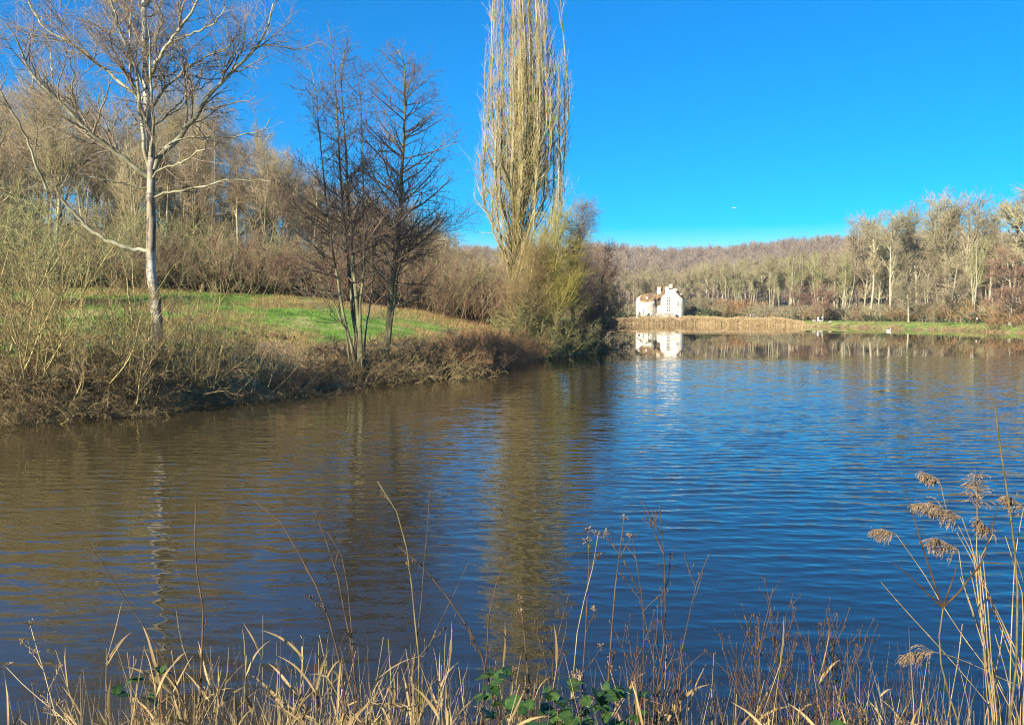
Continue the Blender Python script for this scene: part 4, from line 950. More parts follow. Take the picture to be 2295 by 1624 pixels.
castle = empty('white_castle', tuple(ca0), 0); tag(castle, 'small whitewashed castle with a round cut-off tower and swooping mossy roof behind the reeds', 'castle')
def cpart(name, mb, m, parent=None, smooth=False): return ob(name, mb.mesh(name, [m], smooth), parent or castle)
# round tower, top cut by a slanting plane
def tower_top(x, y): return 6.75 + .27 * x + .46 * y
TX, TY, TR = cx(628), 3.6, 3.58
mb = MB(); n = 64; a = np.arange(n) * 2 * math.pi / n; X = TR * np.cos(a); Y_ = TR * np.sin(a)
bot = np.column_stack([TX + X, TY + Y_, X * 0 - 2.6]); top = np.column_stack([TX + X, TY + Y_, tower_top(X, Y_)])
mb.add(np.r_[bot, top], [(i, (i + 1) % n, n + (i + 1) % n, n + i) for i in range(n)])
inn = np.column_stack([TX + X * .2, TY + Y_ * .2, tower_top(X * .2, Y_ * .2) + .0]); mb.add(np.r_[top, inn], [(i, (i + 1) % n, n + (i + 1) % n, n + i) for i in range(n)])
cpart('tower', mb, M['plaster'], smooth=False)
mb = MB(); ox = .55
rx, ry = 2.85, 3.3
rings = []
for s_, lift in ((1, .02), (1, .22), (.7, .42), (.35, .52), (.02, .56)):
    xx, yy = ox + rx * s_ * np.cos(a), ry * s_ * np.sin(a); rings.append(np.column_stack([TX + xx, TY + yy, tower_top(xx, yy) + lift]))
for i in range(4): mb.add(np.r_[rings[i], rings[i + 1]], [(j, (j + 1) % n, n + (j + 1) % n, n + j) for j in range(n)])
tr_ = cpart('roof', mb, M['roof_tile'], smooth=True)
mb = MB()
for i in range(n):
    j = (i + 1) % n
    def rp(k, s_, l): return (TX + ox + rx * s_ * math.cos(a[k]), TY + ry * s_ * math.sin(a[k]), tower_top(ox + rx * s_ * math.cos(a[k]), ry * s_ * math.sin(a[k])) + l)
    mb.add([rp(i, 1.03, .0), rp(j, 1.03, .0), rp(j, 1.03, .3), rp(i, 1.03, .3), rp(i, .93, .32), rp(j, .93, .32)], [(0, 1, 2, 3), (3, 2, 5, 4)])
cpart('roof_edge', mb, M['moss'])
mb = MB(); box(mb, TX - .1, TX + .55, TY - 1.6, TY - .4, 6.2, 7.4, 0, .15, .1); cpart('dormer', mb, M['plaster'], tr_)
# main body
hx_ = [cx(955), cx(1018), cx(1024), cx(1060), cx(1100), cx(1135), cx(1155), cx(1250), cx(1380), cx(1430), cx(1500), cx(1580), cx(1660), cx(1762)]
hz_ = [cz(880), cz(875), cz(690), cz(640), cz(600), cz(545), cz(440), cz(422), cz(425), cz(480), cz(560), cz(630), cz(680), cz(706)]
hf = lambda x: np.interp(x, hx_, hz_)
xr, RR_ = cx(1762) - 4.2, 4.2
def yfr(x): return np.where(x > xr, 4.2 - np.sqrt(np.maximum(RR_ ** 2 - (x - xr) ** 2, 0)), 0.0)
xsn = np.unique(np.r_[np.linspace(hx_[0], xr, 40), hx_[:-1], xr + RR_ * np.sin(np.linspace(0, math.pi / 2, 22))])
fr = np.column_stack([xsn, yfr(xsn)]); bk = np.column_stack([xsn[::-1], 8.4 - yfr(xsn[::-1])])
out = np.r_[fr, bk]; n = len(out)
mb = MB(); mb.add(np.r_[np.column_stack([out, np.full(n, -2.6)]), np.column_stack([out, hf(out[:, 0])])], [(i, (i + 1) % n, n + (i + 1) % n, n + i) for i in range(n)])
wall = cpart('wall', mb, M['plaster'])
rise = lambda x: np.interp(x, [hx_[0], cx(1024), cx(1100), cx(1150), cx(1250), cx(1400), cx(1500), cx(1600), cx(1700), cx(1762)], [.3, .5, 1.3, 1.2, .75, .75, 1.5, 2.0, 1.7, .35])
vvs = np.linspace(0, 1, 15); g = []
for v in vvs:
    y0 = yfr(xsn) + .04; y1 = 8.4 - yfr(xsn) - .04; g.append(np.column_stack([xsn, y0 + (y1 - y0) * v, hf(xsn) + .02 + rise(xsn) * math.sin(math.pi * v) ** .7]))
g = np.stack(g); m_ = len(xsn); ii = (np.arange(14)[:, None] * m_ + np.arange(m_ - 1)[None]).ravel()
mb = MB(); mb.add(g.reshape(-1, 3), np.stack([ii, ii + 1, ii + m_ + 1, ii + m_], 1)); roof = cpart('roof', mb, M['roof_tile'], smooth=True)
# mossy verge along the front edge of the roof and the ridge
vx = np.linspace(cx(1380), cx(1755), 18); mb = MB(); tubes(mb, np.column_stack([vx, yfr(vx) + 3.4, hf(vx) + rise(vx) + .02])[None], np.full((1, 18), .16), 5)
vx = np.linspace(cx(1252), cx(1450), 8); tubes(mb, np.column_stack([vx, vx * 0 + 3.0, vx * 0 + cz(392)])[None], np.full((1, 8), .15), 6)
cpart('ridge', mb, M['moss'])
def chimney(x0, x1, z0, z1, y, d, cap, taper=.1):
    mb = MB(); box(mb, x0, x1, y, y + d, z0, z1, 0, taper, .05); c = cpart('chimney', mb, M['plaster_worn'])
    mb = MB(); box(mb, x0 + taper - .06, x1 - taper + .06, y - .01, y + d + .01, z1 - .02, z1 + .32, 0, .08, .08); ob('chimney_cap', mb.mesh('chimney_cap', [M[cap]], False), c)
chimney(cx(975), cx(1082), cz(620), cz(352), 4.6, 1.0, 'terracotta', .12)
chimney(cx(1150), cx(1250), cz(560), cz(355), -.12, 1.2, 'terracotta', .03)
chimney(cx(1312), cx(1396), cz(410), cz(290), 3.2, 1.1, 'plaster_worn', .02)
mb = MB(); box(mb, cx(1392), cx(1500), 1.2, 3.0, cz(470), cz(400), 0, .1, .3); cpart('dormer', mb, M['plaster'], roof)
mb = MB(); box(mb, cx(1560), cx(1645), 1.6, 3.2, cz(630), cz(535), 0, .12, .3); cpart('dormer', mb, M['plaster'], roof)
# lower link between tower and body, with its own swept roof
mb = MB(); box(mb, cx(890), cx(1020), 3.2, 7.4, -2.6, cz(690)); cpart('link_wall', mb, M['plaster_worn'])
mb = MB(); xs_ = np.linspace(cx(905), cx(1120), 12); zt = np.interp(xs_, [cx(905), cx(960), cx(1050), cx(1120)], [cz(650), cz(600), cz(580), cz(500)])
for yy0, yy1, dz0, dz1 in ((.4, 3.6, -.75, .25), (3.6, 7.2, .25, -.2)):
    A_ = np.column_stack([xs_, xs_ * 0 + yy0, zt + dz0]); B_ = np.column_stack([xs_, xs_ * 0 + yy1, zt + dz1]); mb.add(np.r_[A_, B_], [(i, i + 1, 13 + i, 12 + i) for i in range(11)])
    mb.add(np.r_[A_ - [0, 0, .22], B_ - [0, 0, .22]], [(i, i + 1, 13 + i, 12 + i) for i in range(11)])
cpart('link_roof', mb, M['roof_tile'])
mb = MB(); tubes(mb, np.column_stack([xs_, xs_ * 0 + .38, zt - .85])[None], np.full((1, 12), .17), 5); tubes(mb, np.column_stack([xs_, xs_ * 0 + 3.6, zt + .3])[None], np.full((1, 12), .14), 5); cpart('eave', mb, M['moss'])
mb = MB(); box(mb, cx(925), cx(1018), 1.0, 3.0, cz(880), cz(700)); cpart('bay', mb, M['timber'])
mb = MB(); box(mb, cx(905), cx(972), 2.9, 3.19, cz(880), cz(805)); w_ = cpart('window', mb, M['frame']); mb = MB(); box(mb, cx(910), cx(934), 2.87, 2.895, cz(874), cz(812)); box(mb, cx(942), cx(967), 2.87, 2.895, cz(874), cz(812)); ob('pane', mb.mesh('pane', [M['pane']], False), w_)
def window(zx0, zx1, zy0, zy1, y, cols=2, rows=3, shut=False):
    mb = MB(); x0, x1, z0, z1 = cx(zx0), cx(zx1), cz(zy1), cz(zy0)
    box(mb, x0, x1, y - .05, y + .1, z0, z1); w_ = cpart('window', mb, M['frame']); mb = MB(); W = (x1 - x0); Hh = (z1 - z0)
    for i in range(cols):
        for j in range(rows):
            a0 = x0 + W * (i + .14) / cols; a1 = x0 + W * (i + .86) / cols; b0 = z0 + Hh * (j + .1) / rows; b1 = z0 + Hh * (j + .9) / rows; box(mb, a0, a1, y - .075, y - .052, b0, b1)
    ob('pane', mb.mesh('pane', [M['pane']], False), w_)
    mb = MB(); box(mb, x0 - .12, x1 + .12, y - .16, y + .05, z0 - .14, z0 - .003); ob('sill', mb.mesh('sill', [M['stone']], False), w_)
window(1190, 1292, 632, 705, -.0, 2, 1); window(1190, 1292, 716, 878, -.0, 2, 2); window(1190, 1292, 915, 1066, -.0, 2, 2)
window(1482, 1534, 785, 880, float(yfr(np.array([cx(1508)]))[0]) + .0, 2, 2)
tf = lambda zx: TY - math.sqrt(max(TR ** 2 - (cx(zx) - TX) ** 2, 0))
window(790, 842, 760, 815, tf(800) - .05, 2, 1); window(506, 556, 1010, 1120, tf(530), 1, 2)
mb = MB(); box(mb, cx(394), cx(452), tf(452) - .05, tf(394) + .1, -1.0, cz(1060)); dd_ = cpart('door', mb, M['timber'])
mb = MB(); box(mb, cx(950), cx(1352), -.14, .02, cz(893), cz(880)); cpart('cornice', mb, M['stone'])
mb = MB(); box(mb, cx(488), cx(508), tf(498) - .35, tf(498) + .4, -2.6, cz(1000), 0, .02, .1); cpart('buttress', mb, M['plaster_worn'])
mb = MB(); box(mb, cx(650), cx(668), tf(660) - .3, tf(660) + .4, -2.6, cz(910), 0, .02, .1); cpart('buttress', mb, M['plaster_worn'])
mb = MB(); box(mb, cx(870), cx(1425), -1.7, -.05, -2.6, cz(1098)); tw = cpart('terrace_wall', mb, M['stone'])
mb = MB(); box(mb, cx(1218), cx(1286), -1.73, -1.705, -.9, cz(1170)); ob('opening', mb.mesh('opening', [M['pane']], False), tw)
# small pale shelter between castle and mound
sh0 = at(1563, 703, 322); sh0[2] = hz(sh0[0], sh0[1]) - .1
s_ = empty('stone_shelter', tuple(sh0)); tag(s_, 'low pale shelter between the castle and the mound', 'shelter')
mb = MB(); box(mb, -1.1, 1.1, 0, 1.6, 0, 1.15); ob('wall', mb.mesh('wall', [M['plaster_worn']], False), s_)
mb = MB(); box(mb, -1.25, 1.25, -.15, 1.75, 1.153, 1.32, 0, .1, .2); ob('roof', mb.mesh('roof', [M['stone']], False), s_)
mb = MB(); box(mb, .15, .85, -.03, -.003, .2, .95); ob('opening', mb.mesh('opening', [M['pane']], False), s_)

# ================================================================== people
for nm, c in dict(skin=(.55, .34, .24), cloth_white=(.78, .76, .74), cloth_blue=(.10, .20, .38), cloth_dark=(.035, .035, .045), cloth_orange=(.62, .20, .05), hair=(.05, .03, .02), cloth_grey=(.30, .32, .36)).items():
    M[nm] = mat(nm, [tuple(v * .85 for v in c), c], 14, rough=.85)
def skin_mesh(name, verts, edges, radii, m, sub=1):
    me = bpy.data.meshes.new('tmp'); me.from_pydata(verts, edges, []); o = bpy.data.objects.new('tmp', me); C.objects.link(o)
    md = o.modifiers.new('s', 'SKIN'); md.use_smooth_shade = True; md2 = o.modifiers.new('u', 'SUBSURF'); md2.levels = sub; md2.render_levels = sub
    if not me.skin_vertices: me.attributes  # layer is made with the modifier below
    import bmesh
    bm = bmesh.new(); bm.from_mesh(me); lay = bm.verts.layers.skin.verify(); bm.verts.ensure_lookup_table()
    for i, r in enumerate(radii): bm.verts[i][lay].radius = (r, r) if not hasattr(r, '__len__') else r; bm.verts[i][lay].use_root = (i == 0)
    bm.to_mesh(me); bm.free()
    dg = bpy.context.evaluated_depsgraph_get(); dg.update(); res = bpy.data.meshes.new_from_object(o.evaluated_get(dg)); res.name = name
    bpy.data.objects.remove(o); bpy.data.meshes.remove(me); res.materials.clear(); res.materials.append(m)
    return res
def person(x, y, rz, label, top='cloth_dark', legs='cloth_blue', pose='walk', coat=0.0, h=1.0, group=None, z=None):
    t = empty('person', (x, y, hz(x, y) if z is None else z), rz, h); tag(t, label, 'person', group)
    st = {'walk': .22, 'run': .42, 'stand': .06, 'sit': 0}[pose]; ph = .95 if pose != 'sit' else .45
    if pose == 'sit': ft = [(-.12, -.50, .06), (.12, -.46, .06)]; kn = [(-.13, -.42, .50), (.13, -.38, .50)]
    elif pose == 'run': ft = [(-.1, -.42, .06), (.1, .48, .38)]; kn = [(-.1, -.28, .52), (.1, .02, .50)]
    else: ft = [(-.1, -st, .06), (.1, st, .08)]; kn = [(-.1, -st * .7, .52), (.1, st * .25, .50)]
    lean = -.10 if pose in ('run', 'sit') else -.02
    V = [(0, 0, ph), (0, lean * .5, ph + .28), (0, lean, ph + .5), (0, lean, ph + .58), (0, lean - .01, ph + .68), (0, lean - .01, ph + .78),
         (-.10, 0, ph - .02), kn[0], ft[0], (ft[0][0], ft[0][1] - .14, .035), (.10, 0, ph - .02), kn[1], ft[1], (ft[1][0], ft[1][1] - .13, ft[1][2] - .02),
         (-.19, lean, ph + .46), (-.25, lean + (.05), ph + .2), (-.22, lean - .18, ph + .05 + (.15 if pose == 'run' else 0)), (.19, lean, ph + .46), (.25, lean - .05, ph + .2), (.22, lean + (.12 if pose == 'walk' else -.2), ph + .03 + (.12 if pose != 'walk' else 0)),
         (-.21, lean - .25, ph + .02 + (.15 if pose == 'run' else 0)), (.21, lean + (.16 if pose == 'walk' else -.27), ph - .02 + (.12 if pose != 'walk' else 0))]
    E = [(0, 1), (1, 2), (2, 3), (3, 4), (4, 5), (0, 6), (6, 7), (7, 8), (8, 9), (0, 10), (10, 11), (11, 12), (12, 13), (2, 14), (14, 15), (15, 16), (16, 20), (2, 17), (17, 18), (18, 19), (19, 21)]
    Rr = [.14, .13, .14, .06, .10, .08, .09, .065, .045, .035, .09, .065, .045, .035, .06, .045, .035, .06, .045, .035, .035, .035]
    ob('body', skin_mesh('body', V, E, Rr, M['skin']), t)
    Vl = V[:1] + V[6:9] + V[10:13]; ob('trousers', skin_mesh('trousers', Vl, [(0, 1), (1, 2), (2, 3), (0, 4), (4, 5), (5, 6)], [.16, .11, .082, .062, .11, .082, .062], M[legs]), t)
    Vt = [V[0], V[1], V[2], V[14], V[15], V[16], V[17], V[18], V[19]]; ob('jacket', skin_mesh('jacket', Vt, [(0, 1), (1, 2), (2, 3), (3, 4), (4, 5), (2, 6), (6, 7), (7, 8)], [.165 + coat * .05, .16, .155, .075, .06, .048, .075, .06, .048], M[top]), t)
    if coat:
        mb = MB(); n = 20; rr = [(ph + .15, .17), (ph - .1, .21), (ph - coat, .27)]; a = np.arange(n) * 2 * math.pi / n
        rg_ = [np.column_stack([r * np.cos(a), r * .8 * np.sin(a), a * 0 + zz]) for zz, r in rr]
        for i in range(2): mb.add(np.r_[rg_[i], rg_[i + 1]], [(j, (j + 1) % n, n + (j + 1) % n, n + j) for j in range(n)])
        ob('coat_skirt', mb.mesh('coat_skirt', [M[top]]), t)
    ob('hair', skin_mesh('hair', [(0, lean + .02, ph + .70), (0, lean + .01, ph + .79)], [(0, 1)], [.11, .095], M['hair']), t)
    return t
def pxy(px, Y): return (px - 1147.5) / F * Y, Y
x, y = pxy(1832.5, 257); person(x, y, 2.8, 'person in a long white coat walking beside a companion in jeans on the far bank', 'cloth_white', 'cloth_white', 'walk', .5)
x, y = pxy(1842, 258); person(x, y, 2.8, 'person in a grey jacket and blue jeans walking on the far bank', 'cloth_grey', 'cloth_blue', 'walk', 0, 1.05)
x, y = pxy(1937, 262); person(x, y, 1.2, 'person in an orange top crouching on the far lawn', 'cloth_orange', 'cloth_dark', 'sit', 0, 1.05)
x, y = pxy(2187, 203); person(x, y, 1.5, 'jogger in a white shirt and dark trousers on the right bank path', 'cloth_white', 'cloth_dark', 'run', 0, 1.02)
x, y = pxy(1671, 292); person(x, y, 0.3, 'person in dark clothes standing alone behind the reeds', 'cloth_dark', 'cloth_grey', 'stand', 0, 1.02, z=2.1)
x, y = pxy(1681.5, 292); person(x, y, 0.9, 'person in a pale top behind the reeds, left of the one in blue', 'cloth_white', 'cloth_dark', 'walk', 0, 1.0, z=2.1)
x, y = pxy(1688, 293); person(x, y, 2.9, 'person in a blue top behind the reeds, rightmost of the group', 'cloth_blue', 'cloth_dark', 'walk', 0, 1.0, z=2.1)
# bench with two people left of the castle
x, y = pxy(1408, 300); zb = hz(x, y)
t = empty('park_bench', (x, y, zb)); tag(t, 'dark bench left of the castle with two people on it', 'bench')
mb = MB(); box(mb, -.9, .9, 0, .42, .42, .47); ob('seat', mb.mesh('seat', [M['timber']], False), t)
mb = MB(); box(mb, -.9, .9, .43, .48, .5, .9); ob('backrest', mb.mesh('backrest', [M['timber']], False), t)
for sx_ in (-.75, .75): mb = MB(); box(mb, sx_ - .04, sx_ + .04, .02, .4, -.05, .418); ob('leg', mb.mesh('leg', [M['timber']], False), t)
person(x - .42, y + .12, 0, 'person in black seated at the left of the bench beside the castle', 'cloth_dark', 'cloth_dark', 'sit', 0, z=zb)
person(x + .42, y + .12, 0, 'person in grey and black seated at the right of the bench beside the castle', 'cloth_dark', 'cloth_grey', 'sit', 0, z=zb)

# ------------------------------------------------------------------ birds, rocks, plane
M['feather_white'] = mat('feather_white', [(.74, .73, .70), (.85, .84, .82)], 8); M['feather_dark'] = mat('feather_dark', [(.03, .025, .02), (.08, .06, .05)], 8); M['beak'] = mat('beak', [(.5, .2, .03), (.6, .28, .05)], 8)
sx0, sy0 = shore(1992, 741.5)
t = empty('swan', (sx0, sy0, 0), .6, .8); tag(t, 'white swan floating near the right bank', 'swan')
ob('body', skin_mesh('body', [(0, .1, .16), (0, -.3, .17), (0, .5, .2), (0, .8, .32), (0, -.48, .3), (0, -.56, .52), (0, -.50, .74), (0, -.58, .84), (0, -.68, .82)], [(0, 1), (0, 2), (2, 3), (1, 4), (4, 5), (5, 6), (6, 7), (7, 8)], [.25, .2, .2, .05, .09, .06, .055, .065, .04], M['feather_white']), t)
ob('beak', skin_mesh('beak', [(0, -.70, .815), (0, -.80, .79)], [(0, 1)], [.03, .014], M['beak']), t)
for s1 in (-1, 1): ob('wing', skin_mesh('wing', [(s1 * .17, -.2, .26), (s1 * .19, .2, .34), (s1 * .08, .72, .36)], [(0, 1), (1, 2)], [.10, .14, .04], M['feather_white']), t)
sx0, sy0 = shore(1412, 756)
t = empty('duck', (sx0, sy0, 0), -1.4); tag(t, 'small dark duck swimming off the tip of the left bank', 'duck')
ob('body', skin_mesh('body', [(0, .02, .06), (0, -.14, .08), (0, .2, .10), (0, -.2, .18), (0, -.24, .25)], [(0, 1), (0, 2), (1, 3), (3, 4)], [.10, .08, .05, .045, .05], M['feather_dark']), t)
ob('beak', skin_mesh('beak', [(0, -.28, .25), (0, -.35, .24)], [(0, 1)], [.02, .012], M['beak']), t)
def rock(x, y, s_, label, seed):
    r = np.random.default_rng(seed); import bmesh
    bm = bmesh.new(); bmesh.ops.create_icosphere(bm, subdivisions=2, radius=1)
    for v in bm.verts: q = v.co * (1 + r.normal(0, .09)); v.co = Vector((q.x * s_[0], q.y * s_[1], q.z * s_[2]))
    me = bpy.data.meshes.new('rock'); bm.to_mesh(me); bm.free(); me.materials.append(M['stone']); o = ob('rock', me, None, (x, y, max(hz(x, y), 0) + s_[2] * .2)); o.rotation_euler = (0, 0, r.uniform(0, 3)); tag(o, label, 'rock')
for px, py, s_, lb in [(1827, 731, (1.2, .8, .55), 'largest pale rock at the waterline below the walkers'), (1841, 731, (.8, .7, .45), 'pale rock at the waterline just right of the largest one'), (1862, 732, (.6, .5, .4), 'small pale rock at the waterline, rightmost of the three')]:
    x, y = shore(px, py); rock(x, y + .6, s_, lb, int(px))
pl = at(1646, 466, 4200)
M['plane_white'] = mat('plane_white', [(.8, .8, .8), (.9, .9, .9)], 1)
t = empty('aeroplane', tuple(pl), 1.35); tag(t, 'tiny white aeroplane high in the blue sky', 'aeroplane')
P = np.array([[(0, -9, .2), (0, -7.5, .1), (0, 0, 0), (0, 5, .3), (0, 9, 1.0)]]); mb = MB(); tubes(mb, P, np.array([[.2, 1.1, 1.2, .9, .2]]), 10); ob('fuselage', mb.mesh('fuselage', [M['plane_white']]), t)
for s1 in (-1, 1):
    mb = MB(); mb.add([(s1 * .8, -2, -.3), (s1 * .8, 1.6, -.3), (s1 * 9, 3.2, .3), (s1 * 9, 2, .3), (s1 * .8, -2, -.7), (s1 * .8, 1.6, -.6), (s1 * 9, 3.2, .2), (s1 * 9, 2, .2)], [(0, 1, 2, 3), (7, 6, 5, 4), (0, 3, 7, 4), (1, 5, 6, 2)]); ob('wing', mb.mesh('wing', [M['plane_white']], False), t)
mb = MB(); box(mb, -.12, .12, 6.6, 8.8, .8, 4.0, 0, .02, .6); box(mb, -3, 3, 7.4, 8.6, .85, 1.0); ob('tail', mb.mesh('tail', [M['plane_white']], False), t)
# ================================================================== near bank: plants at the photographer's feet
rn = np.random.default_rng(9)
def nearz(x, y): return hz(x, y)
def stalk_path(pts, Y0, Y1, n=16):
    """measured picture points from tip to foot; the plant leans a little towards the water, foot on the bank"""
    q = []
    for i, (a, b) in enumerate(pts): t = i / (len(pts) - 1); q.append(at(a, b, Y0 + (Y1 - Y0) * t))
    q = np.array(q); f = q[-1].copy(); g = nearz(f[0], f[1]) - .05
    if g < f[2] - .02: q = np.vstack([q, [f[0] + (f[0] - q[-2][0]) * .3, f[1], g]])
    return resample(q[::-1], n)
def shoot(pts, label, Y=3.3, r=.0066, side=8, cat='shoot', m='sprig', group=None, sl_=.16, Y1=None, umbel=False, name='bare_shoot', ang=32, twigl=.3):
    rng = np.random.default_rng(int(pts[0][0] * 7 + pts[0][1])); P = stalk_path(pts, Y, Y1 or Y - .2)[None]; base = P[0, 0].copy(); t = empty(name, tuple(base)); tag(t, label, cat, group)
    P[0, 1:-1] += rng.normal(0, .003, (14, 3)); R = np.linspace(r, r * .35, 16)[None]; mb = MB(); tubes(mb, P, R, 6); ob('stem', mb.mesh('stem', [M[m]], origin=base), t)
    if side:
        P1, R1 = spawn(rng, P, R, side, .35, .97, ang, 8, lambda a, L, z: sl_ * (1.5 - a), 6, .07, .05, .6, .0018, .4, hor=.3)
        P2, R2 = spawn(rng, P1, R1, side * 2, .3, .95, 34, 9, lambda a, L, z: L * twigl, 4, .08, .04, .6, .0014, .5)
        own = np.array([np.argmin(np.linalg.norm(P1.reshape(-1, 3) - q[0], axis=1)) // P1.shape[1] for q in P2])
        for k in range(side):
            mb = MB(); tubes(mb, P1[k:k + 1], R1[k:k + 1], 4); kk = own == k
            ends = np.concatenate([P1[k:k + 1, -1], P1[k:k + 1, 3], P2[kk][:, -1]]); 
            if kk.any(): tubes(mb, P2[kk], R2[kk], 3)
            e = ends[:, None] + np.array([[0, 0, -.006], [0, 0, .0], [0, 0, .008]])[None]; tubes(mb, e, np.tile([.0015, .0032, .0008], (len(ends), 1)), 4)
            ob('twig', mb.mesh('twig', [M[m]], origin=base), t)
        if umbel:
            for c in np.concatenate([P[:, -1], P1[:, -1]]):
                mb = MB(); K = 11; cc = np.repeat(c[None], K, 0); d = norm(rng.normal(0, 1, (len(cc), 3)) + [0, 0, 1.1]); L = rng.uniform(.012, .028, len(cc))
                tubes(mb, np.stack([cc, cc + d * (L * .6)[:, None], cc + d * L[:, None]], 1), np.tile([.0009, .0009, .0032], (len(cc), 1)), 3); ob('seed_head', mb.mesh('seed_head', [M['plume']], origin=base), t)
    return t
SG_ = 'bare shoots rising from the near bank'
shoot([(440, 1125), (437, 1200), (445, 1290), (455, 1390), (453, 1500), (450, 1600)], 'nearly straight dark shoot standing alone at the left, crossing the left reed grass', side=2, sl_=.06)
shoot([(178, 1190), (230, 1270), (290, 1355), (345, 1435), (385, 1510), (430, 1620)], 'long reddish shoot slanting down to the right at the far left', m='sprig', side=2, sl_=.08, r=.0045)
shoot([(568, 1120), (640, 1180), (690, 1265), (722, 1340), (748, 1430), (770, 1530), (785, 1620)], 'arching brown shoot left of centre with its tip curving left', side=4, sl_=.12)
shoot([(705, 1145), (738, 1230), (765, 1320), (785, 1410), (795, 1500), (800, 1620)], 'slim dark shoot just right of the arching brown one', side=5, sl_=.1)
shoot([(730, 1185), (765, 1235), (780, 1310), (788, 1400), (792, 1500)], 'shorter curved dark shoot beside the slim one', side=2, sl_=.08, r=.0035)
shoot([(846, 1078), (890, 1150), (912, 1225), (925, 1310), (934, 1400), (938, 1500), (940, 1620)], 'tall pale brown shoot bending left at its tip, left of the central pair', m='sprig_olive', side=9, sl_=.11)
shoot([(963, 1100), (960, 1170), (950, 1250), (945, 1330), (936, 1420), (925, 1520), (915, 1620)], 'tallest dark shoot of the central pair', side=4, sl_=.12, r=.0045)
shoot([(1050, 1258), (1010, 1340), (965, 1440), (925, 1510), (890, 1600)], 'thin shoot leaning right from the foot of the central pair', side=3, sl_=.12, r=.0035)
shoot([(890, 1222), (960, 1280), (1020, 1360), (1070, 1440), (1100, 1530), (1115, 1620)], 'long dark shoot leaning left across the central pair', side=5, sl_=.13)
shoot([(1137, 1245), (1112, 1320), (1095, 1395), (1086, 1480), (1080, 1620)], 'smooth dark shoot left of the brambles, curving right at the top', side=4, sl_=.12, r=.0048)
shoot([(1165, 1345), (1172, 1420), (1182, 1500), (1192, 1570), (1196, 1640)], 'cut reddish stem with a blunt top above the bramble leaves', side=7, sl_=.22, r=.006, umbel=True)
shoot([(1318, 1190), (1321, 1280), (1316, 1370), (1310, 1450), (1306, 1540), (1305, 1630)], 'branched brown seed stalk standing above the brambles', side=9, sl_=.16, umbel=True, r=.005, name='seed_stalk', cat='seed stalk', ang=22)
shoot([(1398, 1165), (1385, 1260), (1375, 1350), (1366, 1440), (1360, 1540), (1355, 1630)], 'dark bent seed stalk right of the brambles', side=9, sl_=.16, umbel=True, r=.0055, name='seed_stalk', cat='seed stalk', ang=26)
shoot([(1340, 1200), (1322, 1290), (1300, 1380), (1288, 1480), (1280, 1600)], 'thin seed stalk leaning right behind the branched brown one', side=5, sl_=.10, umbel=True, r=.003, name='seed_stalk', cat='seed stalk', m='straw_stem', ang=22)
shoot([(1478, 1132), (1484, 1200), (1490, 1290), (1490, 1380), (1484, 1470), (1474, 1560), (1470, 1630)], 'tallest reddish sapling right of centre with many ascending side shoots', side=14, sl_=.26, name='sapling', cat='sapling', r=.0055)
shoot([(1418, 1210), (1435, 1300), (1442, 1400), (1440, 1500), (1438, 1620)], 'reddish sapling just left of the tallest one', side=11, sl_=.24, name='sapling', cat='sapling', r=.0048)
shoot([(1590, 1240), (1560, 1310), (1540, 1390), (1520, 1490), (1510, 1620)], 'thin sapling right of the tallest reddish one, leaning right', side=7, sl_=.2, name='sapling', cat='sapling', r=.004)
z5 = lambda a, b: (a * .4582 + 1634.4, b * .4582 + 880)
def Z5(*p): return [z5(a, b) for a, b in p]
shoot(Z5((1295, 30), (1308, 150), (1322, 270), (1348, 430), (1372, 610), (1400, 800), (1406, 1000), (1400, 1200), (1398, 1350), (1368, 1610)), 'very tall thick dark rod rising near the right edge, highest of all', Y=3.5, side=0, r=.0085, m='sprig_olive', Y1=3.7)
# forked sapling
t = shoot(Z5((1046, 1052), (1030, 1180), (1030, 1300), (1060, 1430), (1122, 1600), (1130, 1640)), 'forked olive sapling with a bent stem among the plumed reeds', Y=3.3, side=0, r=.0075, m='sprig_olive', name='sapling', cat='sapling')
base = np.array(t.location); mb = MB()
for pts in [((1046, 1052), (1010, 950), (950, 770), (900, 600), (858, 452)), ((1046, 1050), (980, 990), (890, 900), (830, 850), (788, 820)), ((1048, 1040), (1080, 950), (1105, 880), (1112, 840)), ((1050, 1045), (1120, 980), (1180, 900), (1240, 825), (1320, 530))]:
    q = np.array([at(*z5(a, b), 3.32) for a, b in pts]); tubes(mb, resample(q, 12)[None], np.linspace(.0048, .0015, 12)[None], 5)
ob('branch', mb.mesh('branch', [M['sprig']], origin=base), t)

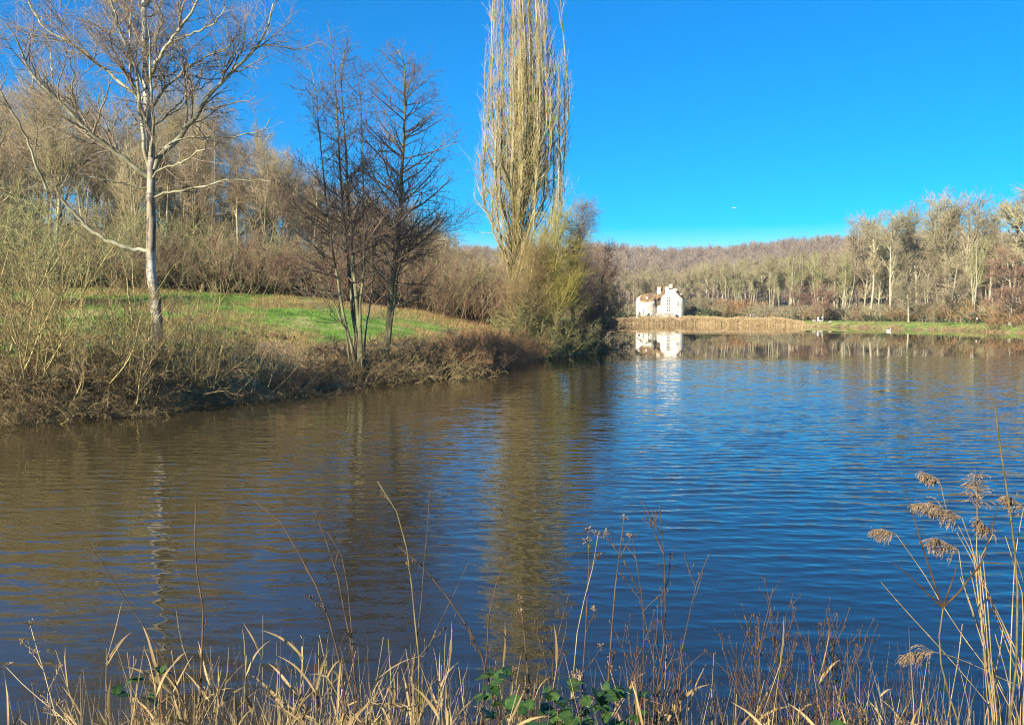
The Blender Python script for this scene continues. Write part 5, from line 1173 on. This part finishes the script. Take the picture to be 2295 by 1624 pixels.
# ------------------------------------------------------------------ plumed reeds at the right
def plume(mb, rng, p0, d0, L, droop, n=80):
    ax = walk(rng, p0[None], d0[None], np.array([L]), 8, .02, np.full(8, -droop * .06)); tubes(mb, ax, np.linspace(.0016, .0006, 9)[None], 3)
    P1, R1 = spawn(rng, ax, np.full((1, 9), .0012), n, .0, 1, 34, 12, lambda t, l, z: L * .52 * (1.1 - t * .5), 5, .06, [-.05, -.14, -.25, -.4, -.5], .8, .0009, .6, bias=(d0[0] * 1.2, 0, -1.2 * droop)); tubes(mb, P1, R1, 3)
    P2, R2 = spawn(rng, P1, R1, n * 5, .15, 1, 22, 8, lambda t, l, z: l * 0 + .012, 2, .1, -.15, .8, .0013, .3)
    R2[:, 1] = .0016; tubes(mb, P2, R2, 3)
def reed(pts, label, Y=3.7, Y1=3.9, head=None, r=.0036, head_dir=-1, headL=.125, droop=1.0, leafn=0):
    rng = np.random.default_rng(int(pts[0][0] * 3 + pts[0][1])); P = stalk_path(pts, Y, Y1, 18)[None]; base = P[0, 0].copy(); t = empty('plumed_reed' if head else 'reed_stalk', tuple(base)); tag(t, label, 'reed')
    mb = MB(); tubes(mb, P, np.linspace(r, r * .5, 18)[None], 6)
    for k in range(2, 17, 2): tubes(mb, np.stack([P[0, k] - (P[0, k + 1] - P[0, k]) * .02, P[0, k] + (P[0, k + 1] - P[0, k]) * .03])[None], np.full((1, 2), r * 1.12), 6)
    ob('stem', mb.mesh('stem', [M['straw_stem']], origin=base), t)
    if head:
        mb = MB(); d = norm(P[0, -1] - P[0, -2]); plume(mb, rng, P[0, -1], norm(d * .75 + np.array([head_dir * .85, 0, .15])), headL, droop); ob('plume', mb.mesh('plume', [M['plume']], origin=base), t)
reed(Z5((815, 690), (880, 780), (950, 880), (1050, 1050), (1150, 1200), (1300, 1400), (1390, 1570)), 'plumed reed with the leftmost drooping head', head=True, headL=.125)
reed(Z5((1040, 560), (1150, 690), (1205, 830), (1300, 1050), (1400, 1250), (1450, 1420)), 'plumed reed with the highest left drooping head', head=True, headL=.125)
reed(Z5((1138, 610), (1170, 690), (1215, 860), (1260, 960), (1350, 1150), (1440, 1400)), 'plumed reed with a dark drooping head beside the highest left one', head=True, headL=.15)
reed(Z5((1122, 770), (1140, 900), (1165, 1010), (1210, 1130), (1260, 1300), (1310, 1560)), 'plumed reed with the low drooping head under the other left ones', head=True, headL=.16)
reed(Z5((1212, 560), (1212, 700), (1205, 850), (1218, 1020), (1240, 1200), (1290, 1560)), 'plumed reed with an upright feathery head', head=True, head_dir=.02, droop=.2, headL=.16)
reed(Z5((1290, 690), (1235, 770), (1225, 900), (1240, 1100), (1275, 1300), (1330, 1570)), 'plumed reed with a ragged hanging head left of the tall rod', head=True, headL=.125)
reed(Z5((1440, 560), (1425, 640), (1400, 760), (1390, 950), (1380, 1150), (1370, 1560)), 'plumed reed with a dense head at the right edge', head=True, headL=.125)
reed(Z5((1010, 1268), (1100, 1290), (1200, 1330), (1320, 1390), (1440, 1440)), 'pale plumed reed lying almost flat with its head low on the left', head=True, headL=.16)
reed(Z5((1030, 430), (1045, 520), (1090, 640), (1180, 800), (1290, 1040), (1420, 1340)), 'thin plumed reed with a small dark wispy head', head=True, headL=.10, r=.0028)
reed(Z5((742, 925), (850, 1050), (980, 1190), (1150, 1380), (1250, 1500), (1330, 1600)), 'broken straw stalk with a cut tip, leftmost of the reeds')
for i, (tx_, ty_, bx_, by_) in enumerate([(1195, 800, 1290, 1600), (1222, 790, 1300, 1600), (1242, 820, 1310, 1600), (1210, 760, 1270, 1600), (1350, 700, 1440, 1000), (1400, 800, 1480, 1060), (1180, 870, 1330, 1600), (1130, 900, 1400, 1600), (1300, 1180, 1420, 1600), (1060, 1480, 1140, 1130), (1340, 1150, 1250, 1600), (1260, 980, 1460, 1480), (1230, 1000, 1340, 1600)]):
    if ty_ > by_: tx_, ty_, bx_, by_ = bx_, by_, tx_, ty_ + 160
    reed(Z5((tx_, ty_), (tx_ + (bx_ - tx_) * .3 + 5, ty_ + (by_ - ty_) * .33), (tx_ + (bx_ - tx_) * .62, ty_ + (by_ - ty_) * .66), (bx_, by_)), 'bare straw coloured stalk in the sheaf of reeds at the right', Y=3.6 + .03 * i, Y1=3.8 + .02 * i)
for o in [o for o in C.objects if o.get('label') == 'bare straw coloured stalk in the sheaf of reeds at the right']: o['group'] = 'bare reed stalks'

# ------------------------------------------------------------------ clumps of dry reed grass
placeG = lambda px: band(px, [(280, 'in the lower left corner'), (380, 'right of the umbel skeletons'), (470, 'around the lone straight shoot'), (590, 'left of the arching shoot'), (690, 'under the arching shoot tip'), (790, 'around the slim dark shoot'), (880, 'left of the central pair'), (970, 'at the foot of the central pair'), (1070, 'right of the central pair'), (1200, 'left of the large bramble'), (1330, 'behind the large bramble'), (1440, 'between bramble and tallest sapling'), (1560, 'beside the tallest reddish sapling'), (1680, 'right of the tallest reddish sapling'), (1800, 'in the left of the right thicket'), (1900, 'in the middle of the right thicket'), (2000, 'in the right of the right thicket'), (2120, 'left of the plumed reeds'), (9999, 'under the plumed reeds')])
def grass_clump(seed, n=13, H=1.45, leaf=5, spread=.10):
    rng = np.random.default_rng(seed); st = MB(); lf = MB(); b = np.zeros((n, 3)); b[:, :2] = rng.normal(0, spread, (n, 2)); b[:, 2] = -.05
    d = np.zeros((n, 3)); d[:, 2] = 1; d[:, :2] = rng.normal(0, .11, (n, 2)); L = H * rng.uniform(.55, 1.02, n)
    P = walk(rng, b, d, L, 9, .035, .0); R = rng.uniform(.0014, .0024, (n, 1)) * np.linspace(1, .5, 10)[None]; tubes(st, P, R, 4)
    K = n * leaf; pi = np.repeat(np.arange(n), leaf); t = rng.uniform(.35, 1.0, K); x = t * 9; i = np.minimum(x.astype(int), 8); fr = (x - i)[:, None]; p0 = P[pi, i] * (1 - fr) + P[pi, i + 1] * fr
    T = norm(P[pi, i + 1] - P[pi, i]); q = norm(np.cross(T, rng.normal(0, 1, (K, 3)))); a = np.radians(rng.uniform(14, 62, K))[:, None]; dd = np.cos(a) * T + np.sin(a) * q
    LL = rng.uniform(.07, .24, K); P2 = walk(rng, p0, dd, LL, 7, .05, [0, -.02, -.06, -.10, -.12, -.14, -.14]); 
    kink = rng.random(K) < .22; P2[kink, 4:, 2] -= (np.arange(4) * .02 * 1.0)[None] * 1.0
    prof = np.array([.35, .8, 1, .95, .8, .6, .3, .03]); W_ = rng.uniform(.0016, .0078, (K, 1)) ** 1.0 * prof[None]; ribbons(lf, P2, W_, np.cross(dd, rng.normal(0, 1, (K, 3))), fold=.35)
    m2 = rng.random(K) < 0
    return [('stem', st.mesh('stem', [M['straw_stem']])), ('leaf_blade', lf.mesh('leaf_blade', [M['straw']]))]
GK = [Kind('grass_tuft', 'grass clump', grass_clump(601), 1.45), Kind('grass_tuft', 'grass clump', grass_clump(602, 17, 1.45, 4, .13), 1.45), Kind('grass_tuft', 'grass clump', grass_clump(603, 10, 1.45, 6, .07), 1.45), Kind('grass_tuft', 'grass clump', grass_clump(604, 20, 1.45, 5, .16), 1.45)]
spots = [(30, 1590), (60, 1560), (130, 1540), (205, 1485), (255, 1500), (300, 1430), (335, 1390), (370, 1370), (405, 1375), (440, 1410), (510, 1350), (540, 1330), (575, 1325), (610, 1350), (650, 1430), (700, 1450), (745, 1400), (785, 1375), (820, 1352), (850, 1372), (890, 1400), (925, 1390), (965, 1410), (1000, 1470), (1045, 1450), (1085, 1430), (1130, 1420), (1180, 1470), (1240, 1520), (1300, 1545), (1370, 1500), (1430, 1480), (1480, 1470), (1525, 1345), (1560, 1500), (1605, 1480), (1650, 1530), (1700, 1540), (1750, 1550), (1800, 1545), (1850, 1530), (1900, 1520), (1950, 1490), (1985, 1450), (2030, 1500), (2080, 1530), (2130, 1520), (2180, 1540), (2240, 1550), (2285, 1500)]
names = {}
for i, (px, py) in enumerate(spots):
    Y = rn.uniform(2.75, 3.5); x, _, ztip = at(px, py, Y); z = nearz(x, Y); h = max(.35, ztip - z) * 1.0
    seg = 'left corner' if px < 280 else 'left' if px < 700 else 'centre' if px < 1200 else 'right of the brambles' if px < 1700 else 'right'
    GK[i % 4].put(x, Y, h, ('thick' if i % 4 == 3 else 'leafy' if i % 4 == 2 else 'upright' if i % 4 else 'slender') + ' straw coloured grass clump ' + placeG(px), 'dry grass clumps ' + seg, rz=rn.uniform(0, 6.28), wide=1.0)
for px, py in [(400, 1480), (800, 1420), (870, 1430), (940, 1450), (1130, 1500), (1500, 1540), (1640, 1580), (1800, 1590), (2080, 1570), (2180, 1580), (240, 1560), (470, 1500), (560, 1450), (600, 1480), (760, 1480), (840, 1460), (900, 1470), (960, 1500), (700, 1520), (1080, 1530), (1580, 1560), (1720, 1585), (1880, 1570), (2000, 1560), (520, 1540), (330, 1520)]:
    Y = rn.uniform(2.5, 3.0); x, _, ztip = at(px, py, Y); z = nearz(x, Y)
    GK[rn.integers(4)].put(x, Y, max(.3, ztip - z), 'low straw coloured grass clump at the bottom edge ' + placeG(px), 'grass clumps at the bottom edge', rz=rn.uniform(0, 6.28))
# uncountable thin litter and stems between the clumps
mb = MB(); n = 5600; x = rn.uniform(-2.4, 2.4, n); y = rn.uniform(2.4, 4.6, n); k = np.abs(x / y) < .70; x, y = x[k], y[k]; n = len(x)
b = np.column_stack([x, y, height(x, y) - .02]); px_ = 1147.5 + F * x / y; lim = np.interp(px_, [0, 250, 500, 1000, 1300, 1700, 2295], [1600, 1520, 1500, 1530, 1560, 1540, 1520]); tip = EYE - (lim - 700) * y / F
h = np.clip(tip - b[:, 2], .12, 1.6) * rn.uniform(.45, 1.05, n); d = norm(np.stack([rn.normal(0, .22, n), rn.normal(0, .2, n), np.ones(n)], 1))
P = walk(rn, b, d, h, 5, .06, [0, 0, -.02, -.06, -.12]); ribbons(mb, P, rn.uniform(.001, .0032, (n, 1)) * np.array([1, 1, .9, .8, .6, .1])[None], rn.normal(0, 1, (n, 3)), fold=.3)
tag(ob('dry_grass', mb.mesh('dry_grass', [M['straw']])), 'tangle of thin dead grass along the bottom edge', 'dry grass', kind='stuff')

# ------------------------------------------------------------------ saplings in the right foreground
def sapling(seed, H=1.7):
    rng = np.random.default_rng(seed); st = MB(); tw = MB(); P = walk(rng, np.array([[0, 0, -.05]]), np.array([[rng.normal(0, .06), 0, 1.]]), np.array([H]), 15, .03, .01); R = np.linspace(.005, .0014, 16)[None]; tubes(st, P, R, 5)
    P1, R1 = spawn(rng, P, R, 17, .3, .95, 27, 7, lambda a, L, z: H * .30 * (1.35 - a), 7, .05, .05, .6, .0018, .4); tubes(tw, P1, R1, 4)
    P2, R2 = spawn(rng, P1, R1, 34, .25, .9, 30, 8, lambda a, L, z: L * .35, 5, .06, .04, .6, .0013, .5); tubes(tw, P2, R2, 3)
    ends = np.concatenate([P1[:, -1], P2[:, -1], P1[:, 3], P1[:, 5], P2[:, 2]]); e = ends[:, None] + np.array([[0, 0, -.006], [0, 0, .0], [0, 0, .008]])[None]; tubes(tw, e, np.tile([.0014, .0031, .0008], (len(ends), 1)), 4)
    return [('stem', st.mesh('stem', [M['sprig']])), ('twig', tw.mesh('twig', [M['sprig']]))]
PK = [Kind('sapling', 'sapling', sapling(701), 1.7), Kind('sapling', 'sapling', sapling(702), 1.7), Kind('sapling', 'sapling', sapling(703), 1.7)]
for i, (px, py) in enumerate([(1655, 1275), (1695, 1300), (1725, 1283), (1640, 1330), (1760, 1340), (1672, 1350), (1820, 1330), (1845, 1320), (1870, 1370), (1893, 1310), (1930, 1330), (1948, 1375), (1990, 1420), (2030, 1400), (1790, 1390), (1560, 1330), (1400, 1330), (1255, 1310), (1520, 1300)]):
    Y = rn.uniform(3.0, 3.8); x, _, zt = at(px, py, Y); z = nearz(x, Y)
    PK[i % 3].put(x, Y, zt - z, 'thin reddish brown sapling in the thicket of the right foreground' if px > 1600 else 'thin reddish sapling around the tallest one right of centre', 'saplings in the right foreground' if px > 1600 else 'saplings right of centre', wide=.9)['label'] = ('thin reddish brown sapling ' if i % 2 else 'thin dark sapling ') + placeG(px)

# umbellifer skeletons at the left edge
shoot([(68, 1400), (85, 1460), (110, 1540), (140, 1640)], 'pale branching umbel skeleton at the left edge', side=6, sl_=.14, umbel=True, name='umbel_plant', cat='dead umbel', m='straw_stem', r=.004)
shoot([(15, 1495), (60, 1540), (120, 1590), (180, 1640)], 'lower pale umbel skeleton leaning left in the corner', side=5, sl_=.12, umbel=True, name='umbel_plant', cat='dead umbel', m='straw_stem', r=.004, Y=3.1)
shoot([(285, 1460), (292, 1500), (290, 1560), (300, 1640)], 'pale forked dead stalk right of the umbels', side=5, sl_=.12, name='umbel_plant', cat='dead umbel', m='straw_stem', r=.003)

# ------------------------------------------------------------------ brambles
def leaf_mesh():
    us = np.linspace(0, 1, 12); wd = np.sin(np.pi * us ** .72) ** .8 * .42; ser = 1 + .07 * np.where(np.arange(12) % 2, 1, -1); wd = wd * ser; wd[0] = wd[-1] = .01
    V = []; 
    for i, u in enumerate(us): zz = -.12 * u * u; V += [(-wd[i], u, zz + .10 * wd[i] * 2 - .02 * (i % 2)), (-wd[i] * .5, u, zz + .05), (0, u, zz), (wd[i] * .5, u, zz + .05), (wd[i], u, zz + .10 * wd[i] * 2 - .02 * (i % 2))]
    Fc = [(i * 5 + j, i * 5 + j + 1, (i + 1) * 5 + j + 1, (i + 1) * 5 + j) for i in range(11) for j in range(4)]
    mb = MB(); mb.add(V, Fc); return mb.mesh('leaf', [M['bramble_leaf']])
LM = leaf_mesh()
def bramble(cxp, cyp, wpx, hpx, n, label, Y=2.95, ls=.048, seed=1):
    rng = np.random.default_rng(seed); x0, _, zc = at(cxp, cyp, Y); g = nearz(x0, Y) - .03; t = empty('bramble', (x0, Y, g)); tag(t, label, 'bramble')
    mb = MB(); W_ = wpx * Y / F; Hh = hpx * Y / F; tips = []
    for k in range(max(3, n // 8)):
        p1 = np.array([rng.uniform(-W_, W_) * .5, rng.uniform(-.25, .2), zc - g + rng.uniform(-.5, .45) * Hh]); q = np.array([(p1[0] * .3, p1[1] * .3, 0), (p1[0] * .6, p1[1] * .6, p1[2] * .6), (p1[0] * .9, p1[1], p1[2] * .97), p1, p1 + [np.sign(p1[0]) * .08, -.03, -.05]]); P = resample(q, 12); tubes(mb, P[None], np.linspace(.0035, .0015, 12)[None], 5); tips.append(P)
    ob('stem', mb.mesh('stem', [M['bramble_stem']]), t)
    for k in range(n // 3):
        P = tips[k % len(tips)]; c = np.array([rng.uniform(-.5, .5) * W_, rng.uniform(-.15, .15), zc - g + rng.uniform(-.5, .5) * Hh]) ; az = rng.uniform(0, 6.28)
        for j in (-1, 0, 1):
            o = ob('leaf', LM, t, tuple(c)); s_ = ls * rng.uniform(.8, 1.3) * (1.15 if j == 0 else .9); o.scale = (s_, s_, s_)
            o.rotation_euler = (rng.normal(.15, .35), rng.normal(0, .3), az + j * 1.25)
bramble(1270, 1590, 220, 80, 48, 'large dark green bramble with glossy toothed leaves in the middle foreground', seed=2)
bramble(1115, 1550, 80, 80, 18, 'small bramble with dark leaves left of the largest one', seed=3, Y=3.0)
bramble(1400, 1570, 90, 80, 21, 'bramble with dull green leaves right of the largest one', seed=4, Y=3.05)
bramble(1210, 1612, 160, 40, 24, 'bramble with bright green leaves at the very bottom of the picture', seed=5, Y=2.7)
bramble(320, 1535, 70, 50, 12, 'little bramble sprig with reddish green leaves in the left foreground', seed=6, Y=3.0)
bramble(1885, 1605, 60, 30, 9, 'bramble sprig at the bottom edge in the right foreground', seed=7, Y=2.7)

# ================================================================== thin winter haze
m = bpy.data.materials.new('haze'); m.use_nodes = True; n_ = m.node_tree.nodes; n_.clear(); o_ = n_.new('ShaderNodeOutputMaterial'); v_ = n_.new('ShaderNodeVolumePrincipled')
v_.inputs['Color'].default_value = (.80, .86, 1.0, 1); v_.inputs['Density'].default_value = .00015; v_.inputs['Anisotropy'].default_value = .2; m.node_tree.links.new(v_.outputs[0], o_.inputs['Volume'])
mb = MB(); box(mb, -1500, 1500, -60, 1400, -8, 96); tag(ob('haze', mb.mesh('haze', [m], False)), 'thin blue haze over the lake and woods', 'haze', kind='stuff')

# ------------------------------------------------------------------ final pass: like things in a row are told apart by their order
from collections import defaultdict
same = defaultdict(list)
for o in C.objects:
    if o.parent is None and o.get('label') and o.get('category'): same[o['label']].append(o)
ords = ['leftmost', 'second from left', 'third from left', 'fourth from left', 'fifth from left', 'sixth from left', 'seventh from left', 'eighth from left']
for lb, os_ in same.items():
    n = len(os_)
    if n < 2 or n > 8: continue
    os_.sort(key=lambda o: o.location.x / max(o.location.y, 1)); w_ = {2: ['left one', 'right one'], 3: ['leftmost', 'middle one', 'rightmost']}.get(n, ords[:n - 1] + ['rightmost'])
    for o, t in zip(os_, w_): o['label'] = lb.replace(' of the bank', '').replace(' coloured', '') + ', ' + t
def trim(s):
    for a in (' at the bottom edge', ' seen', ' coloured', ' bare', ' undergrowth', ' tangle', ' slender', ' rust'):
        if len(s.split()) <= 16: break
        s = s.replace(a, '', 1)
    return s
for o in C.objects:
    if o.parent is None and o.get('label'): o['label'] = trim(o['label'])
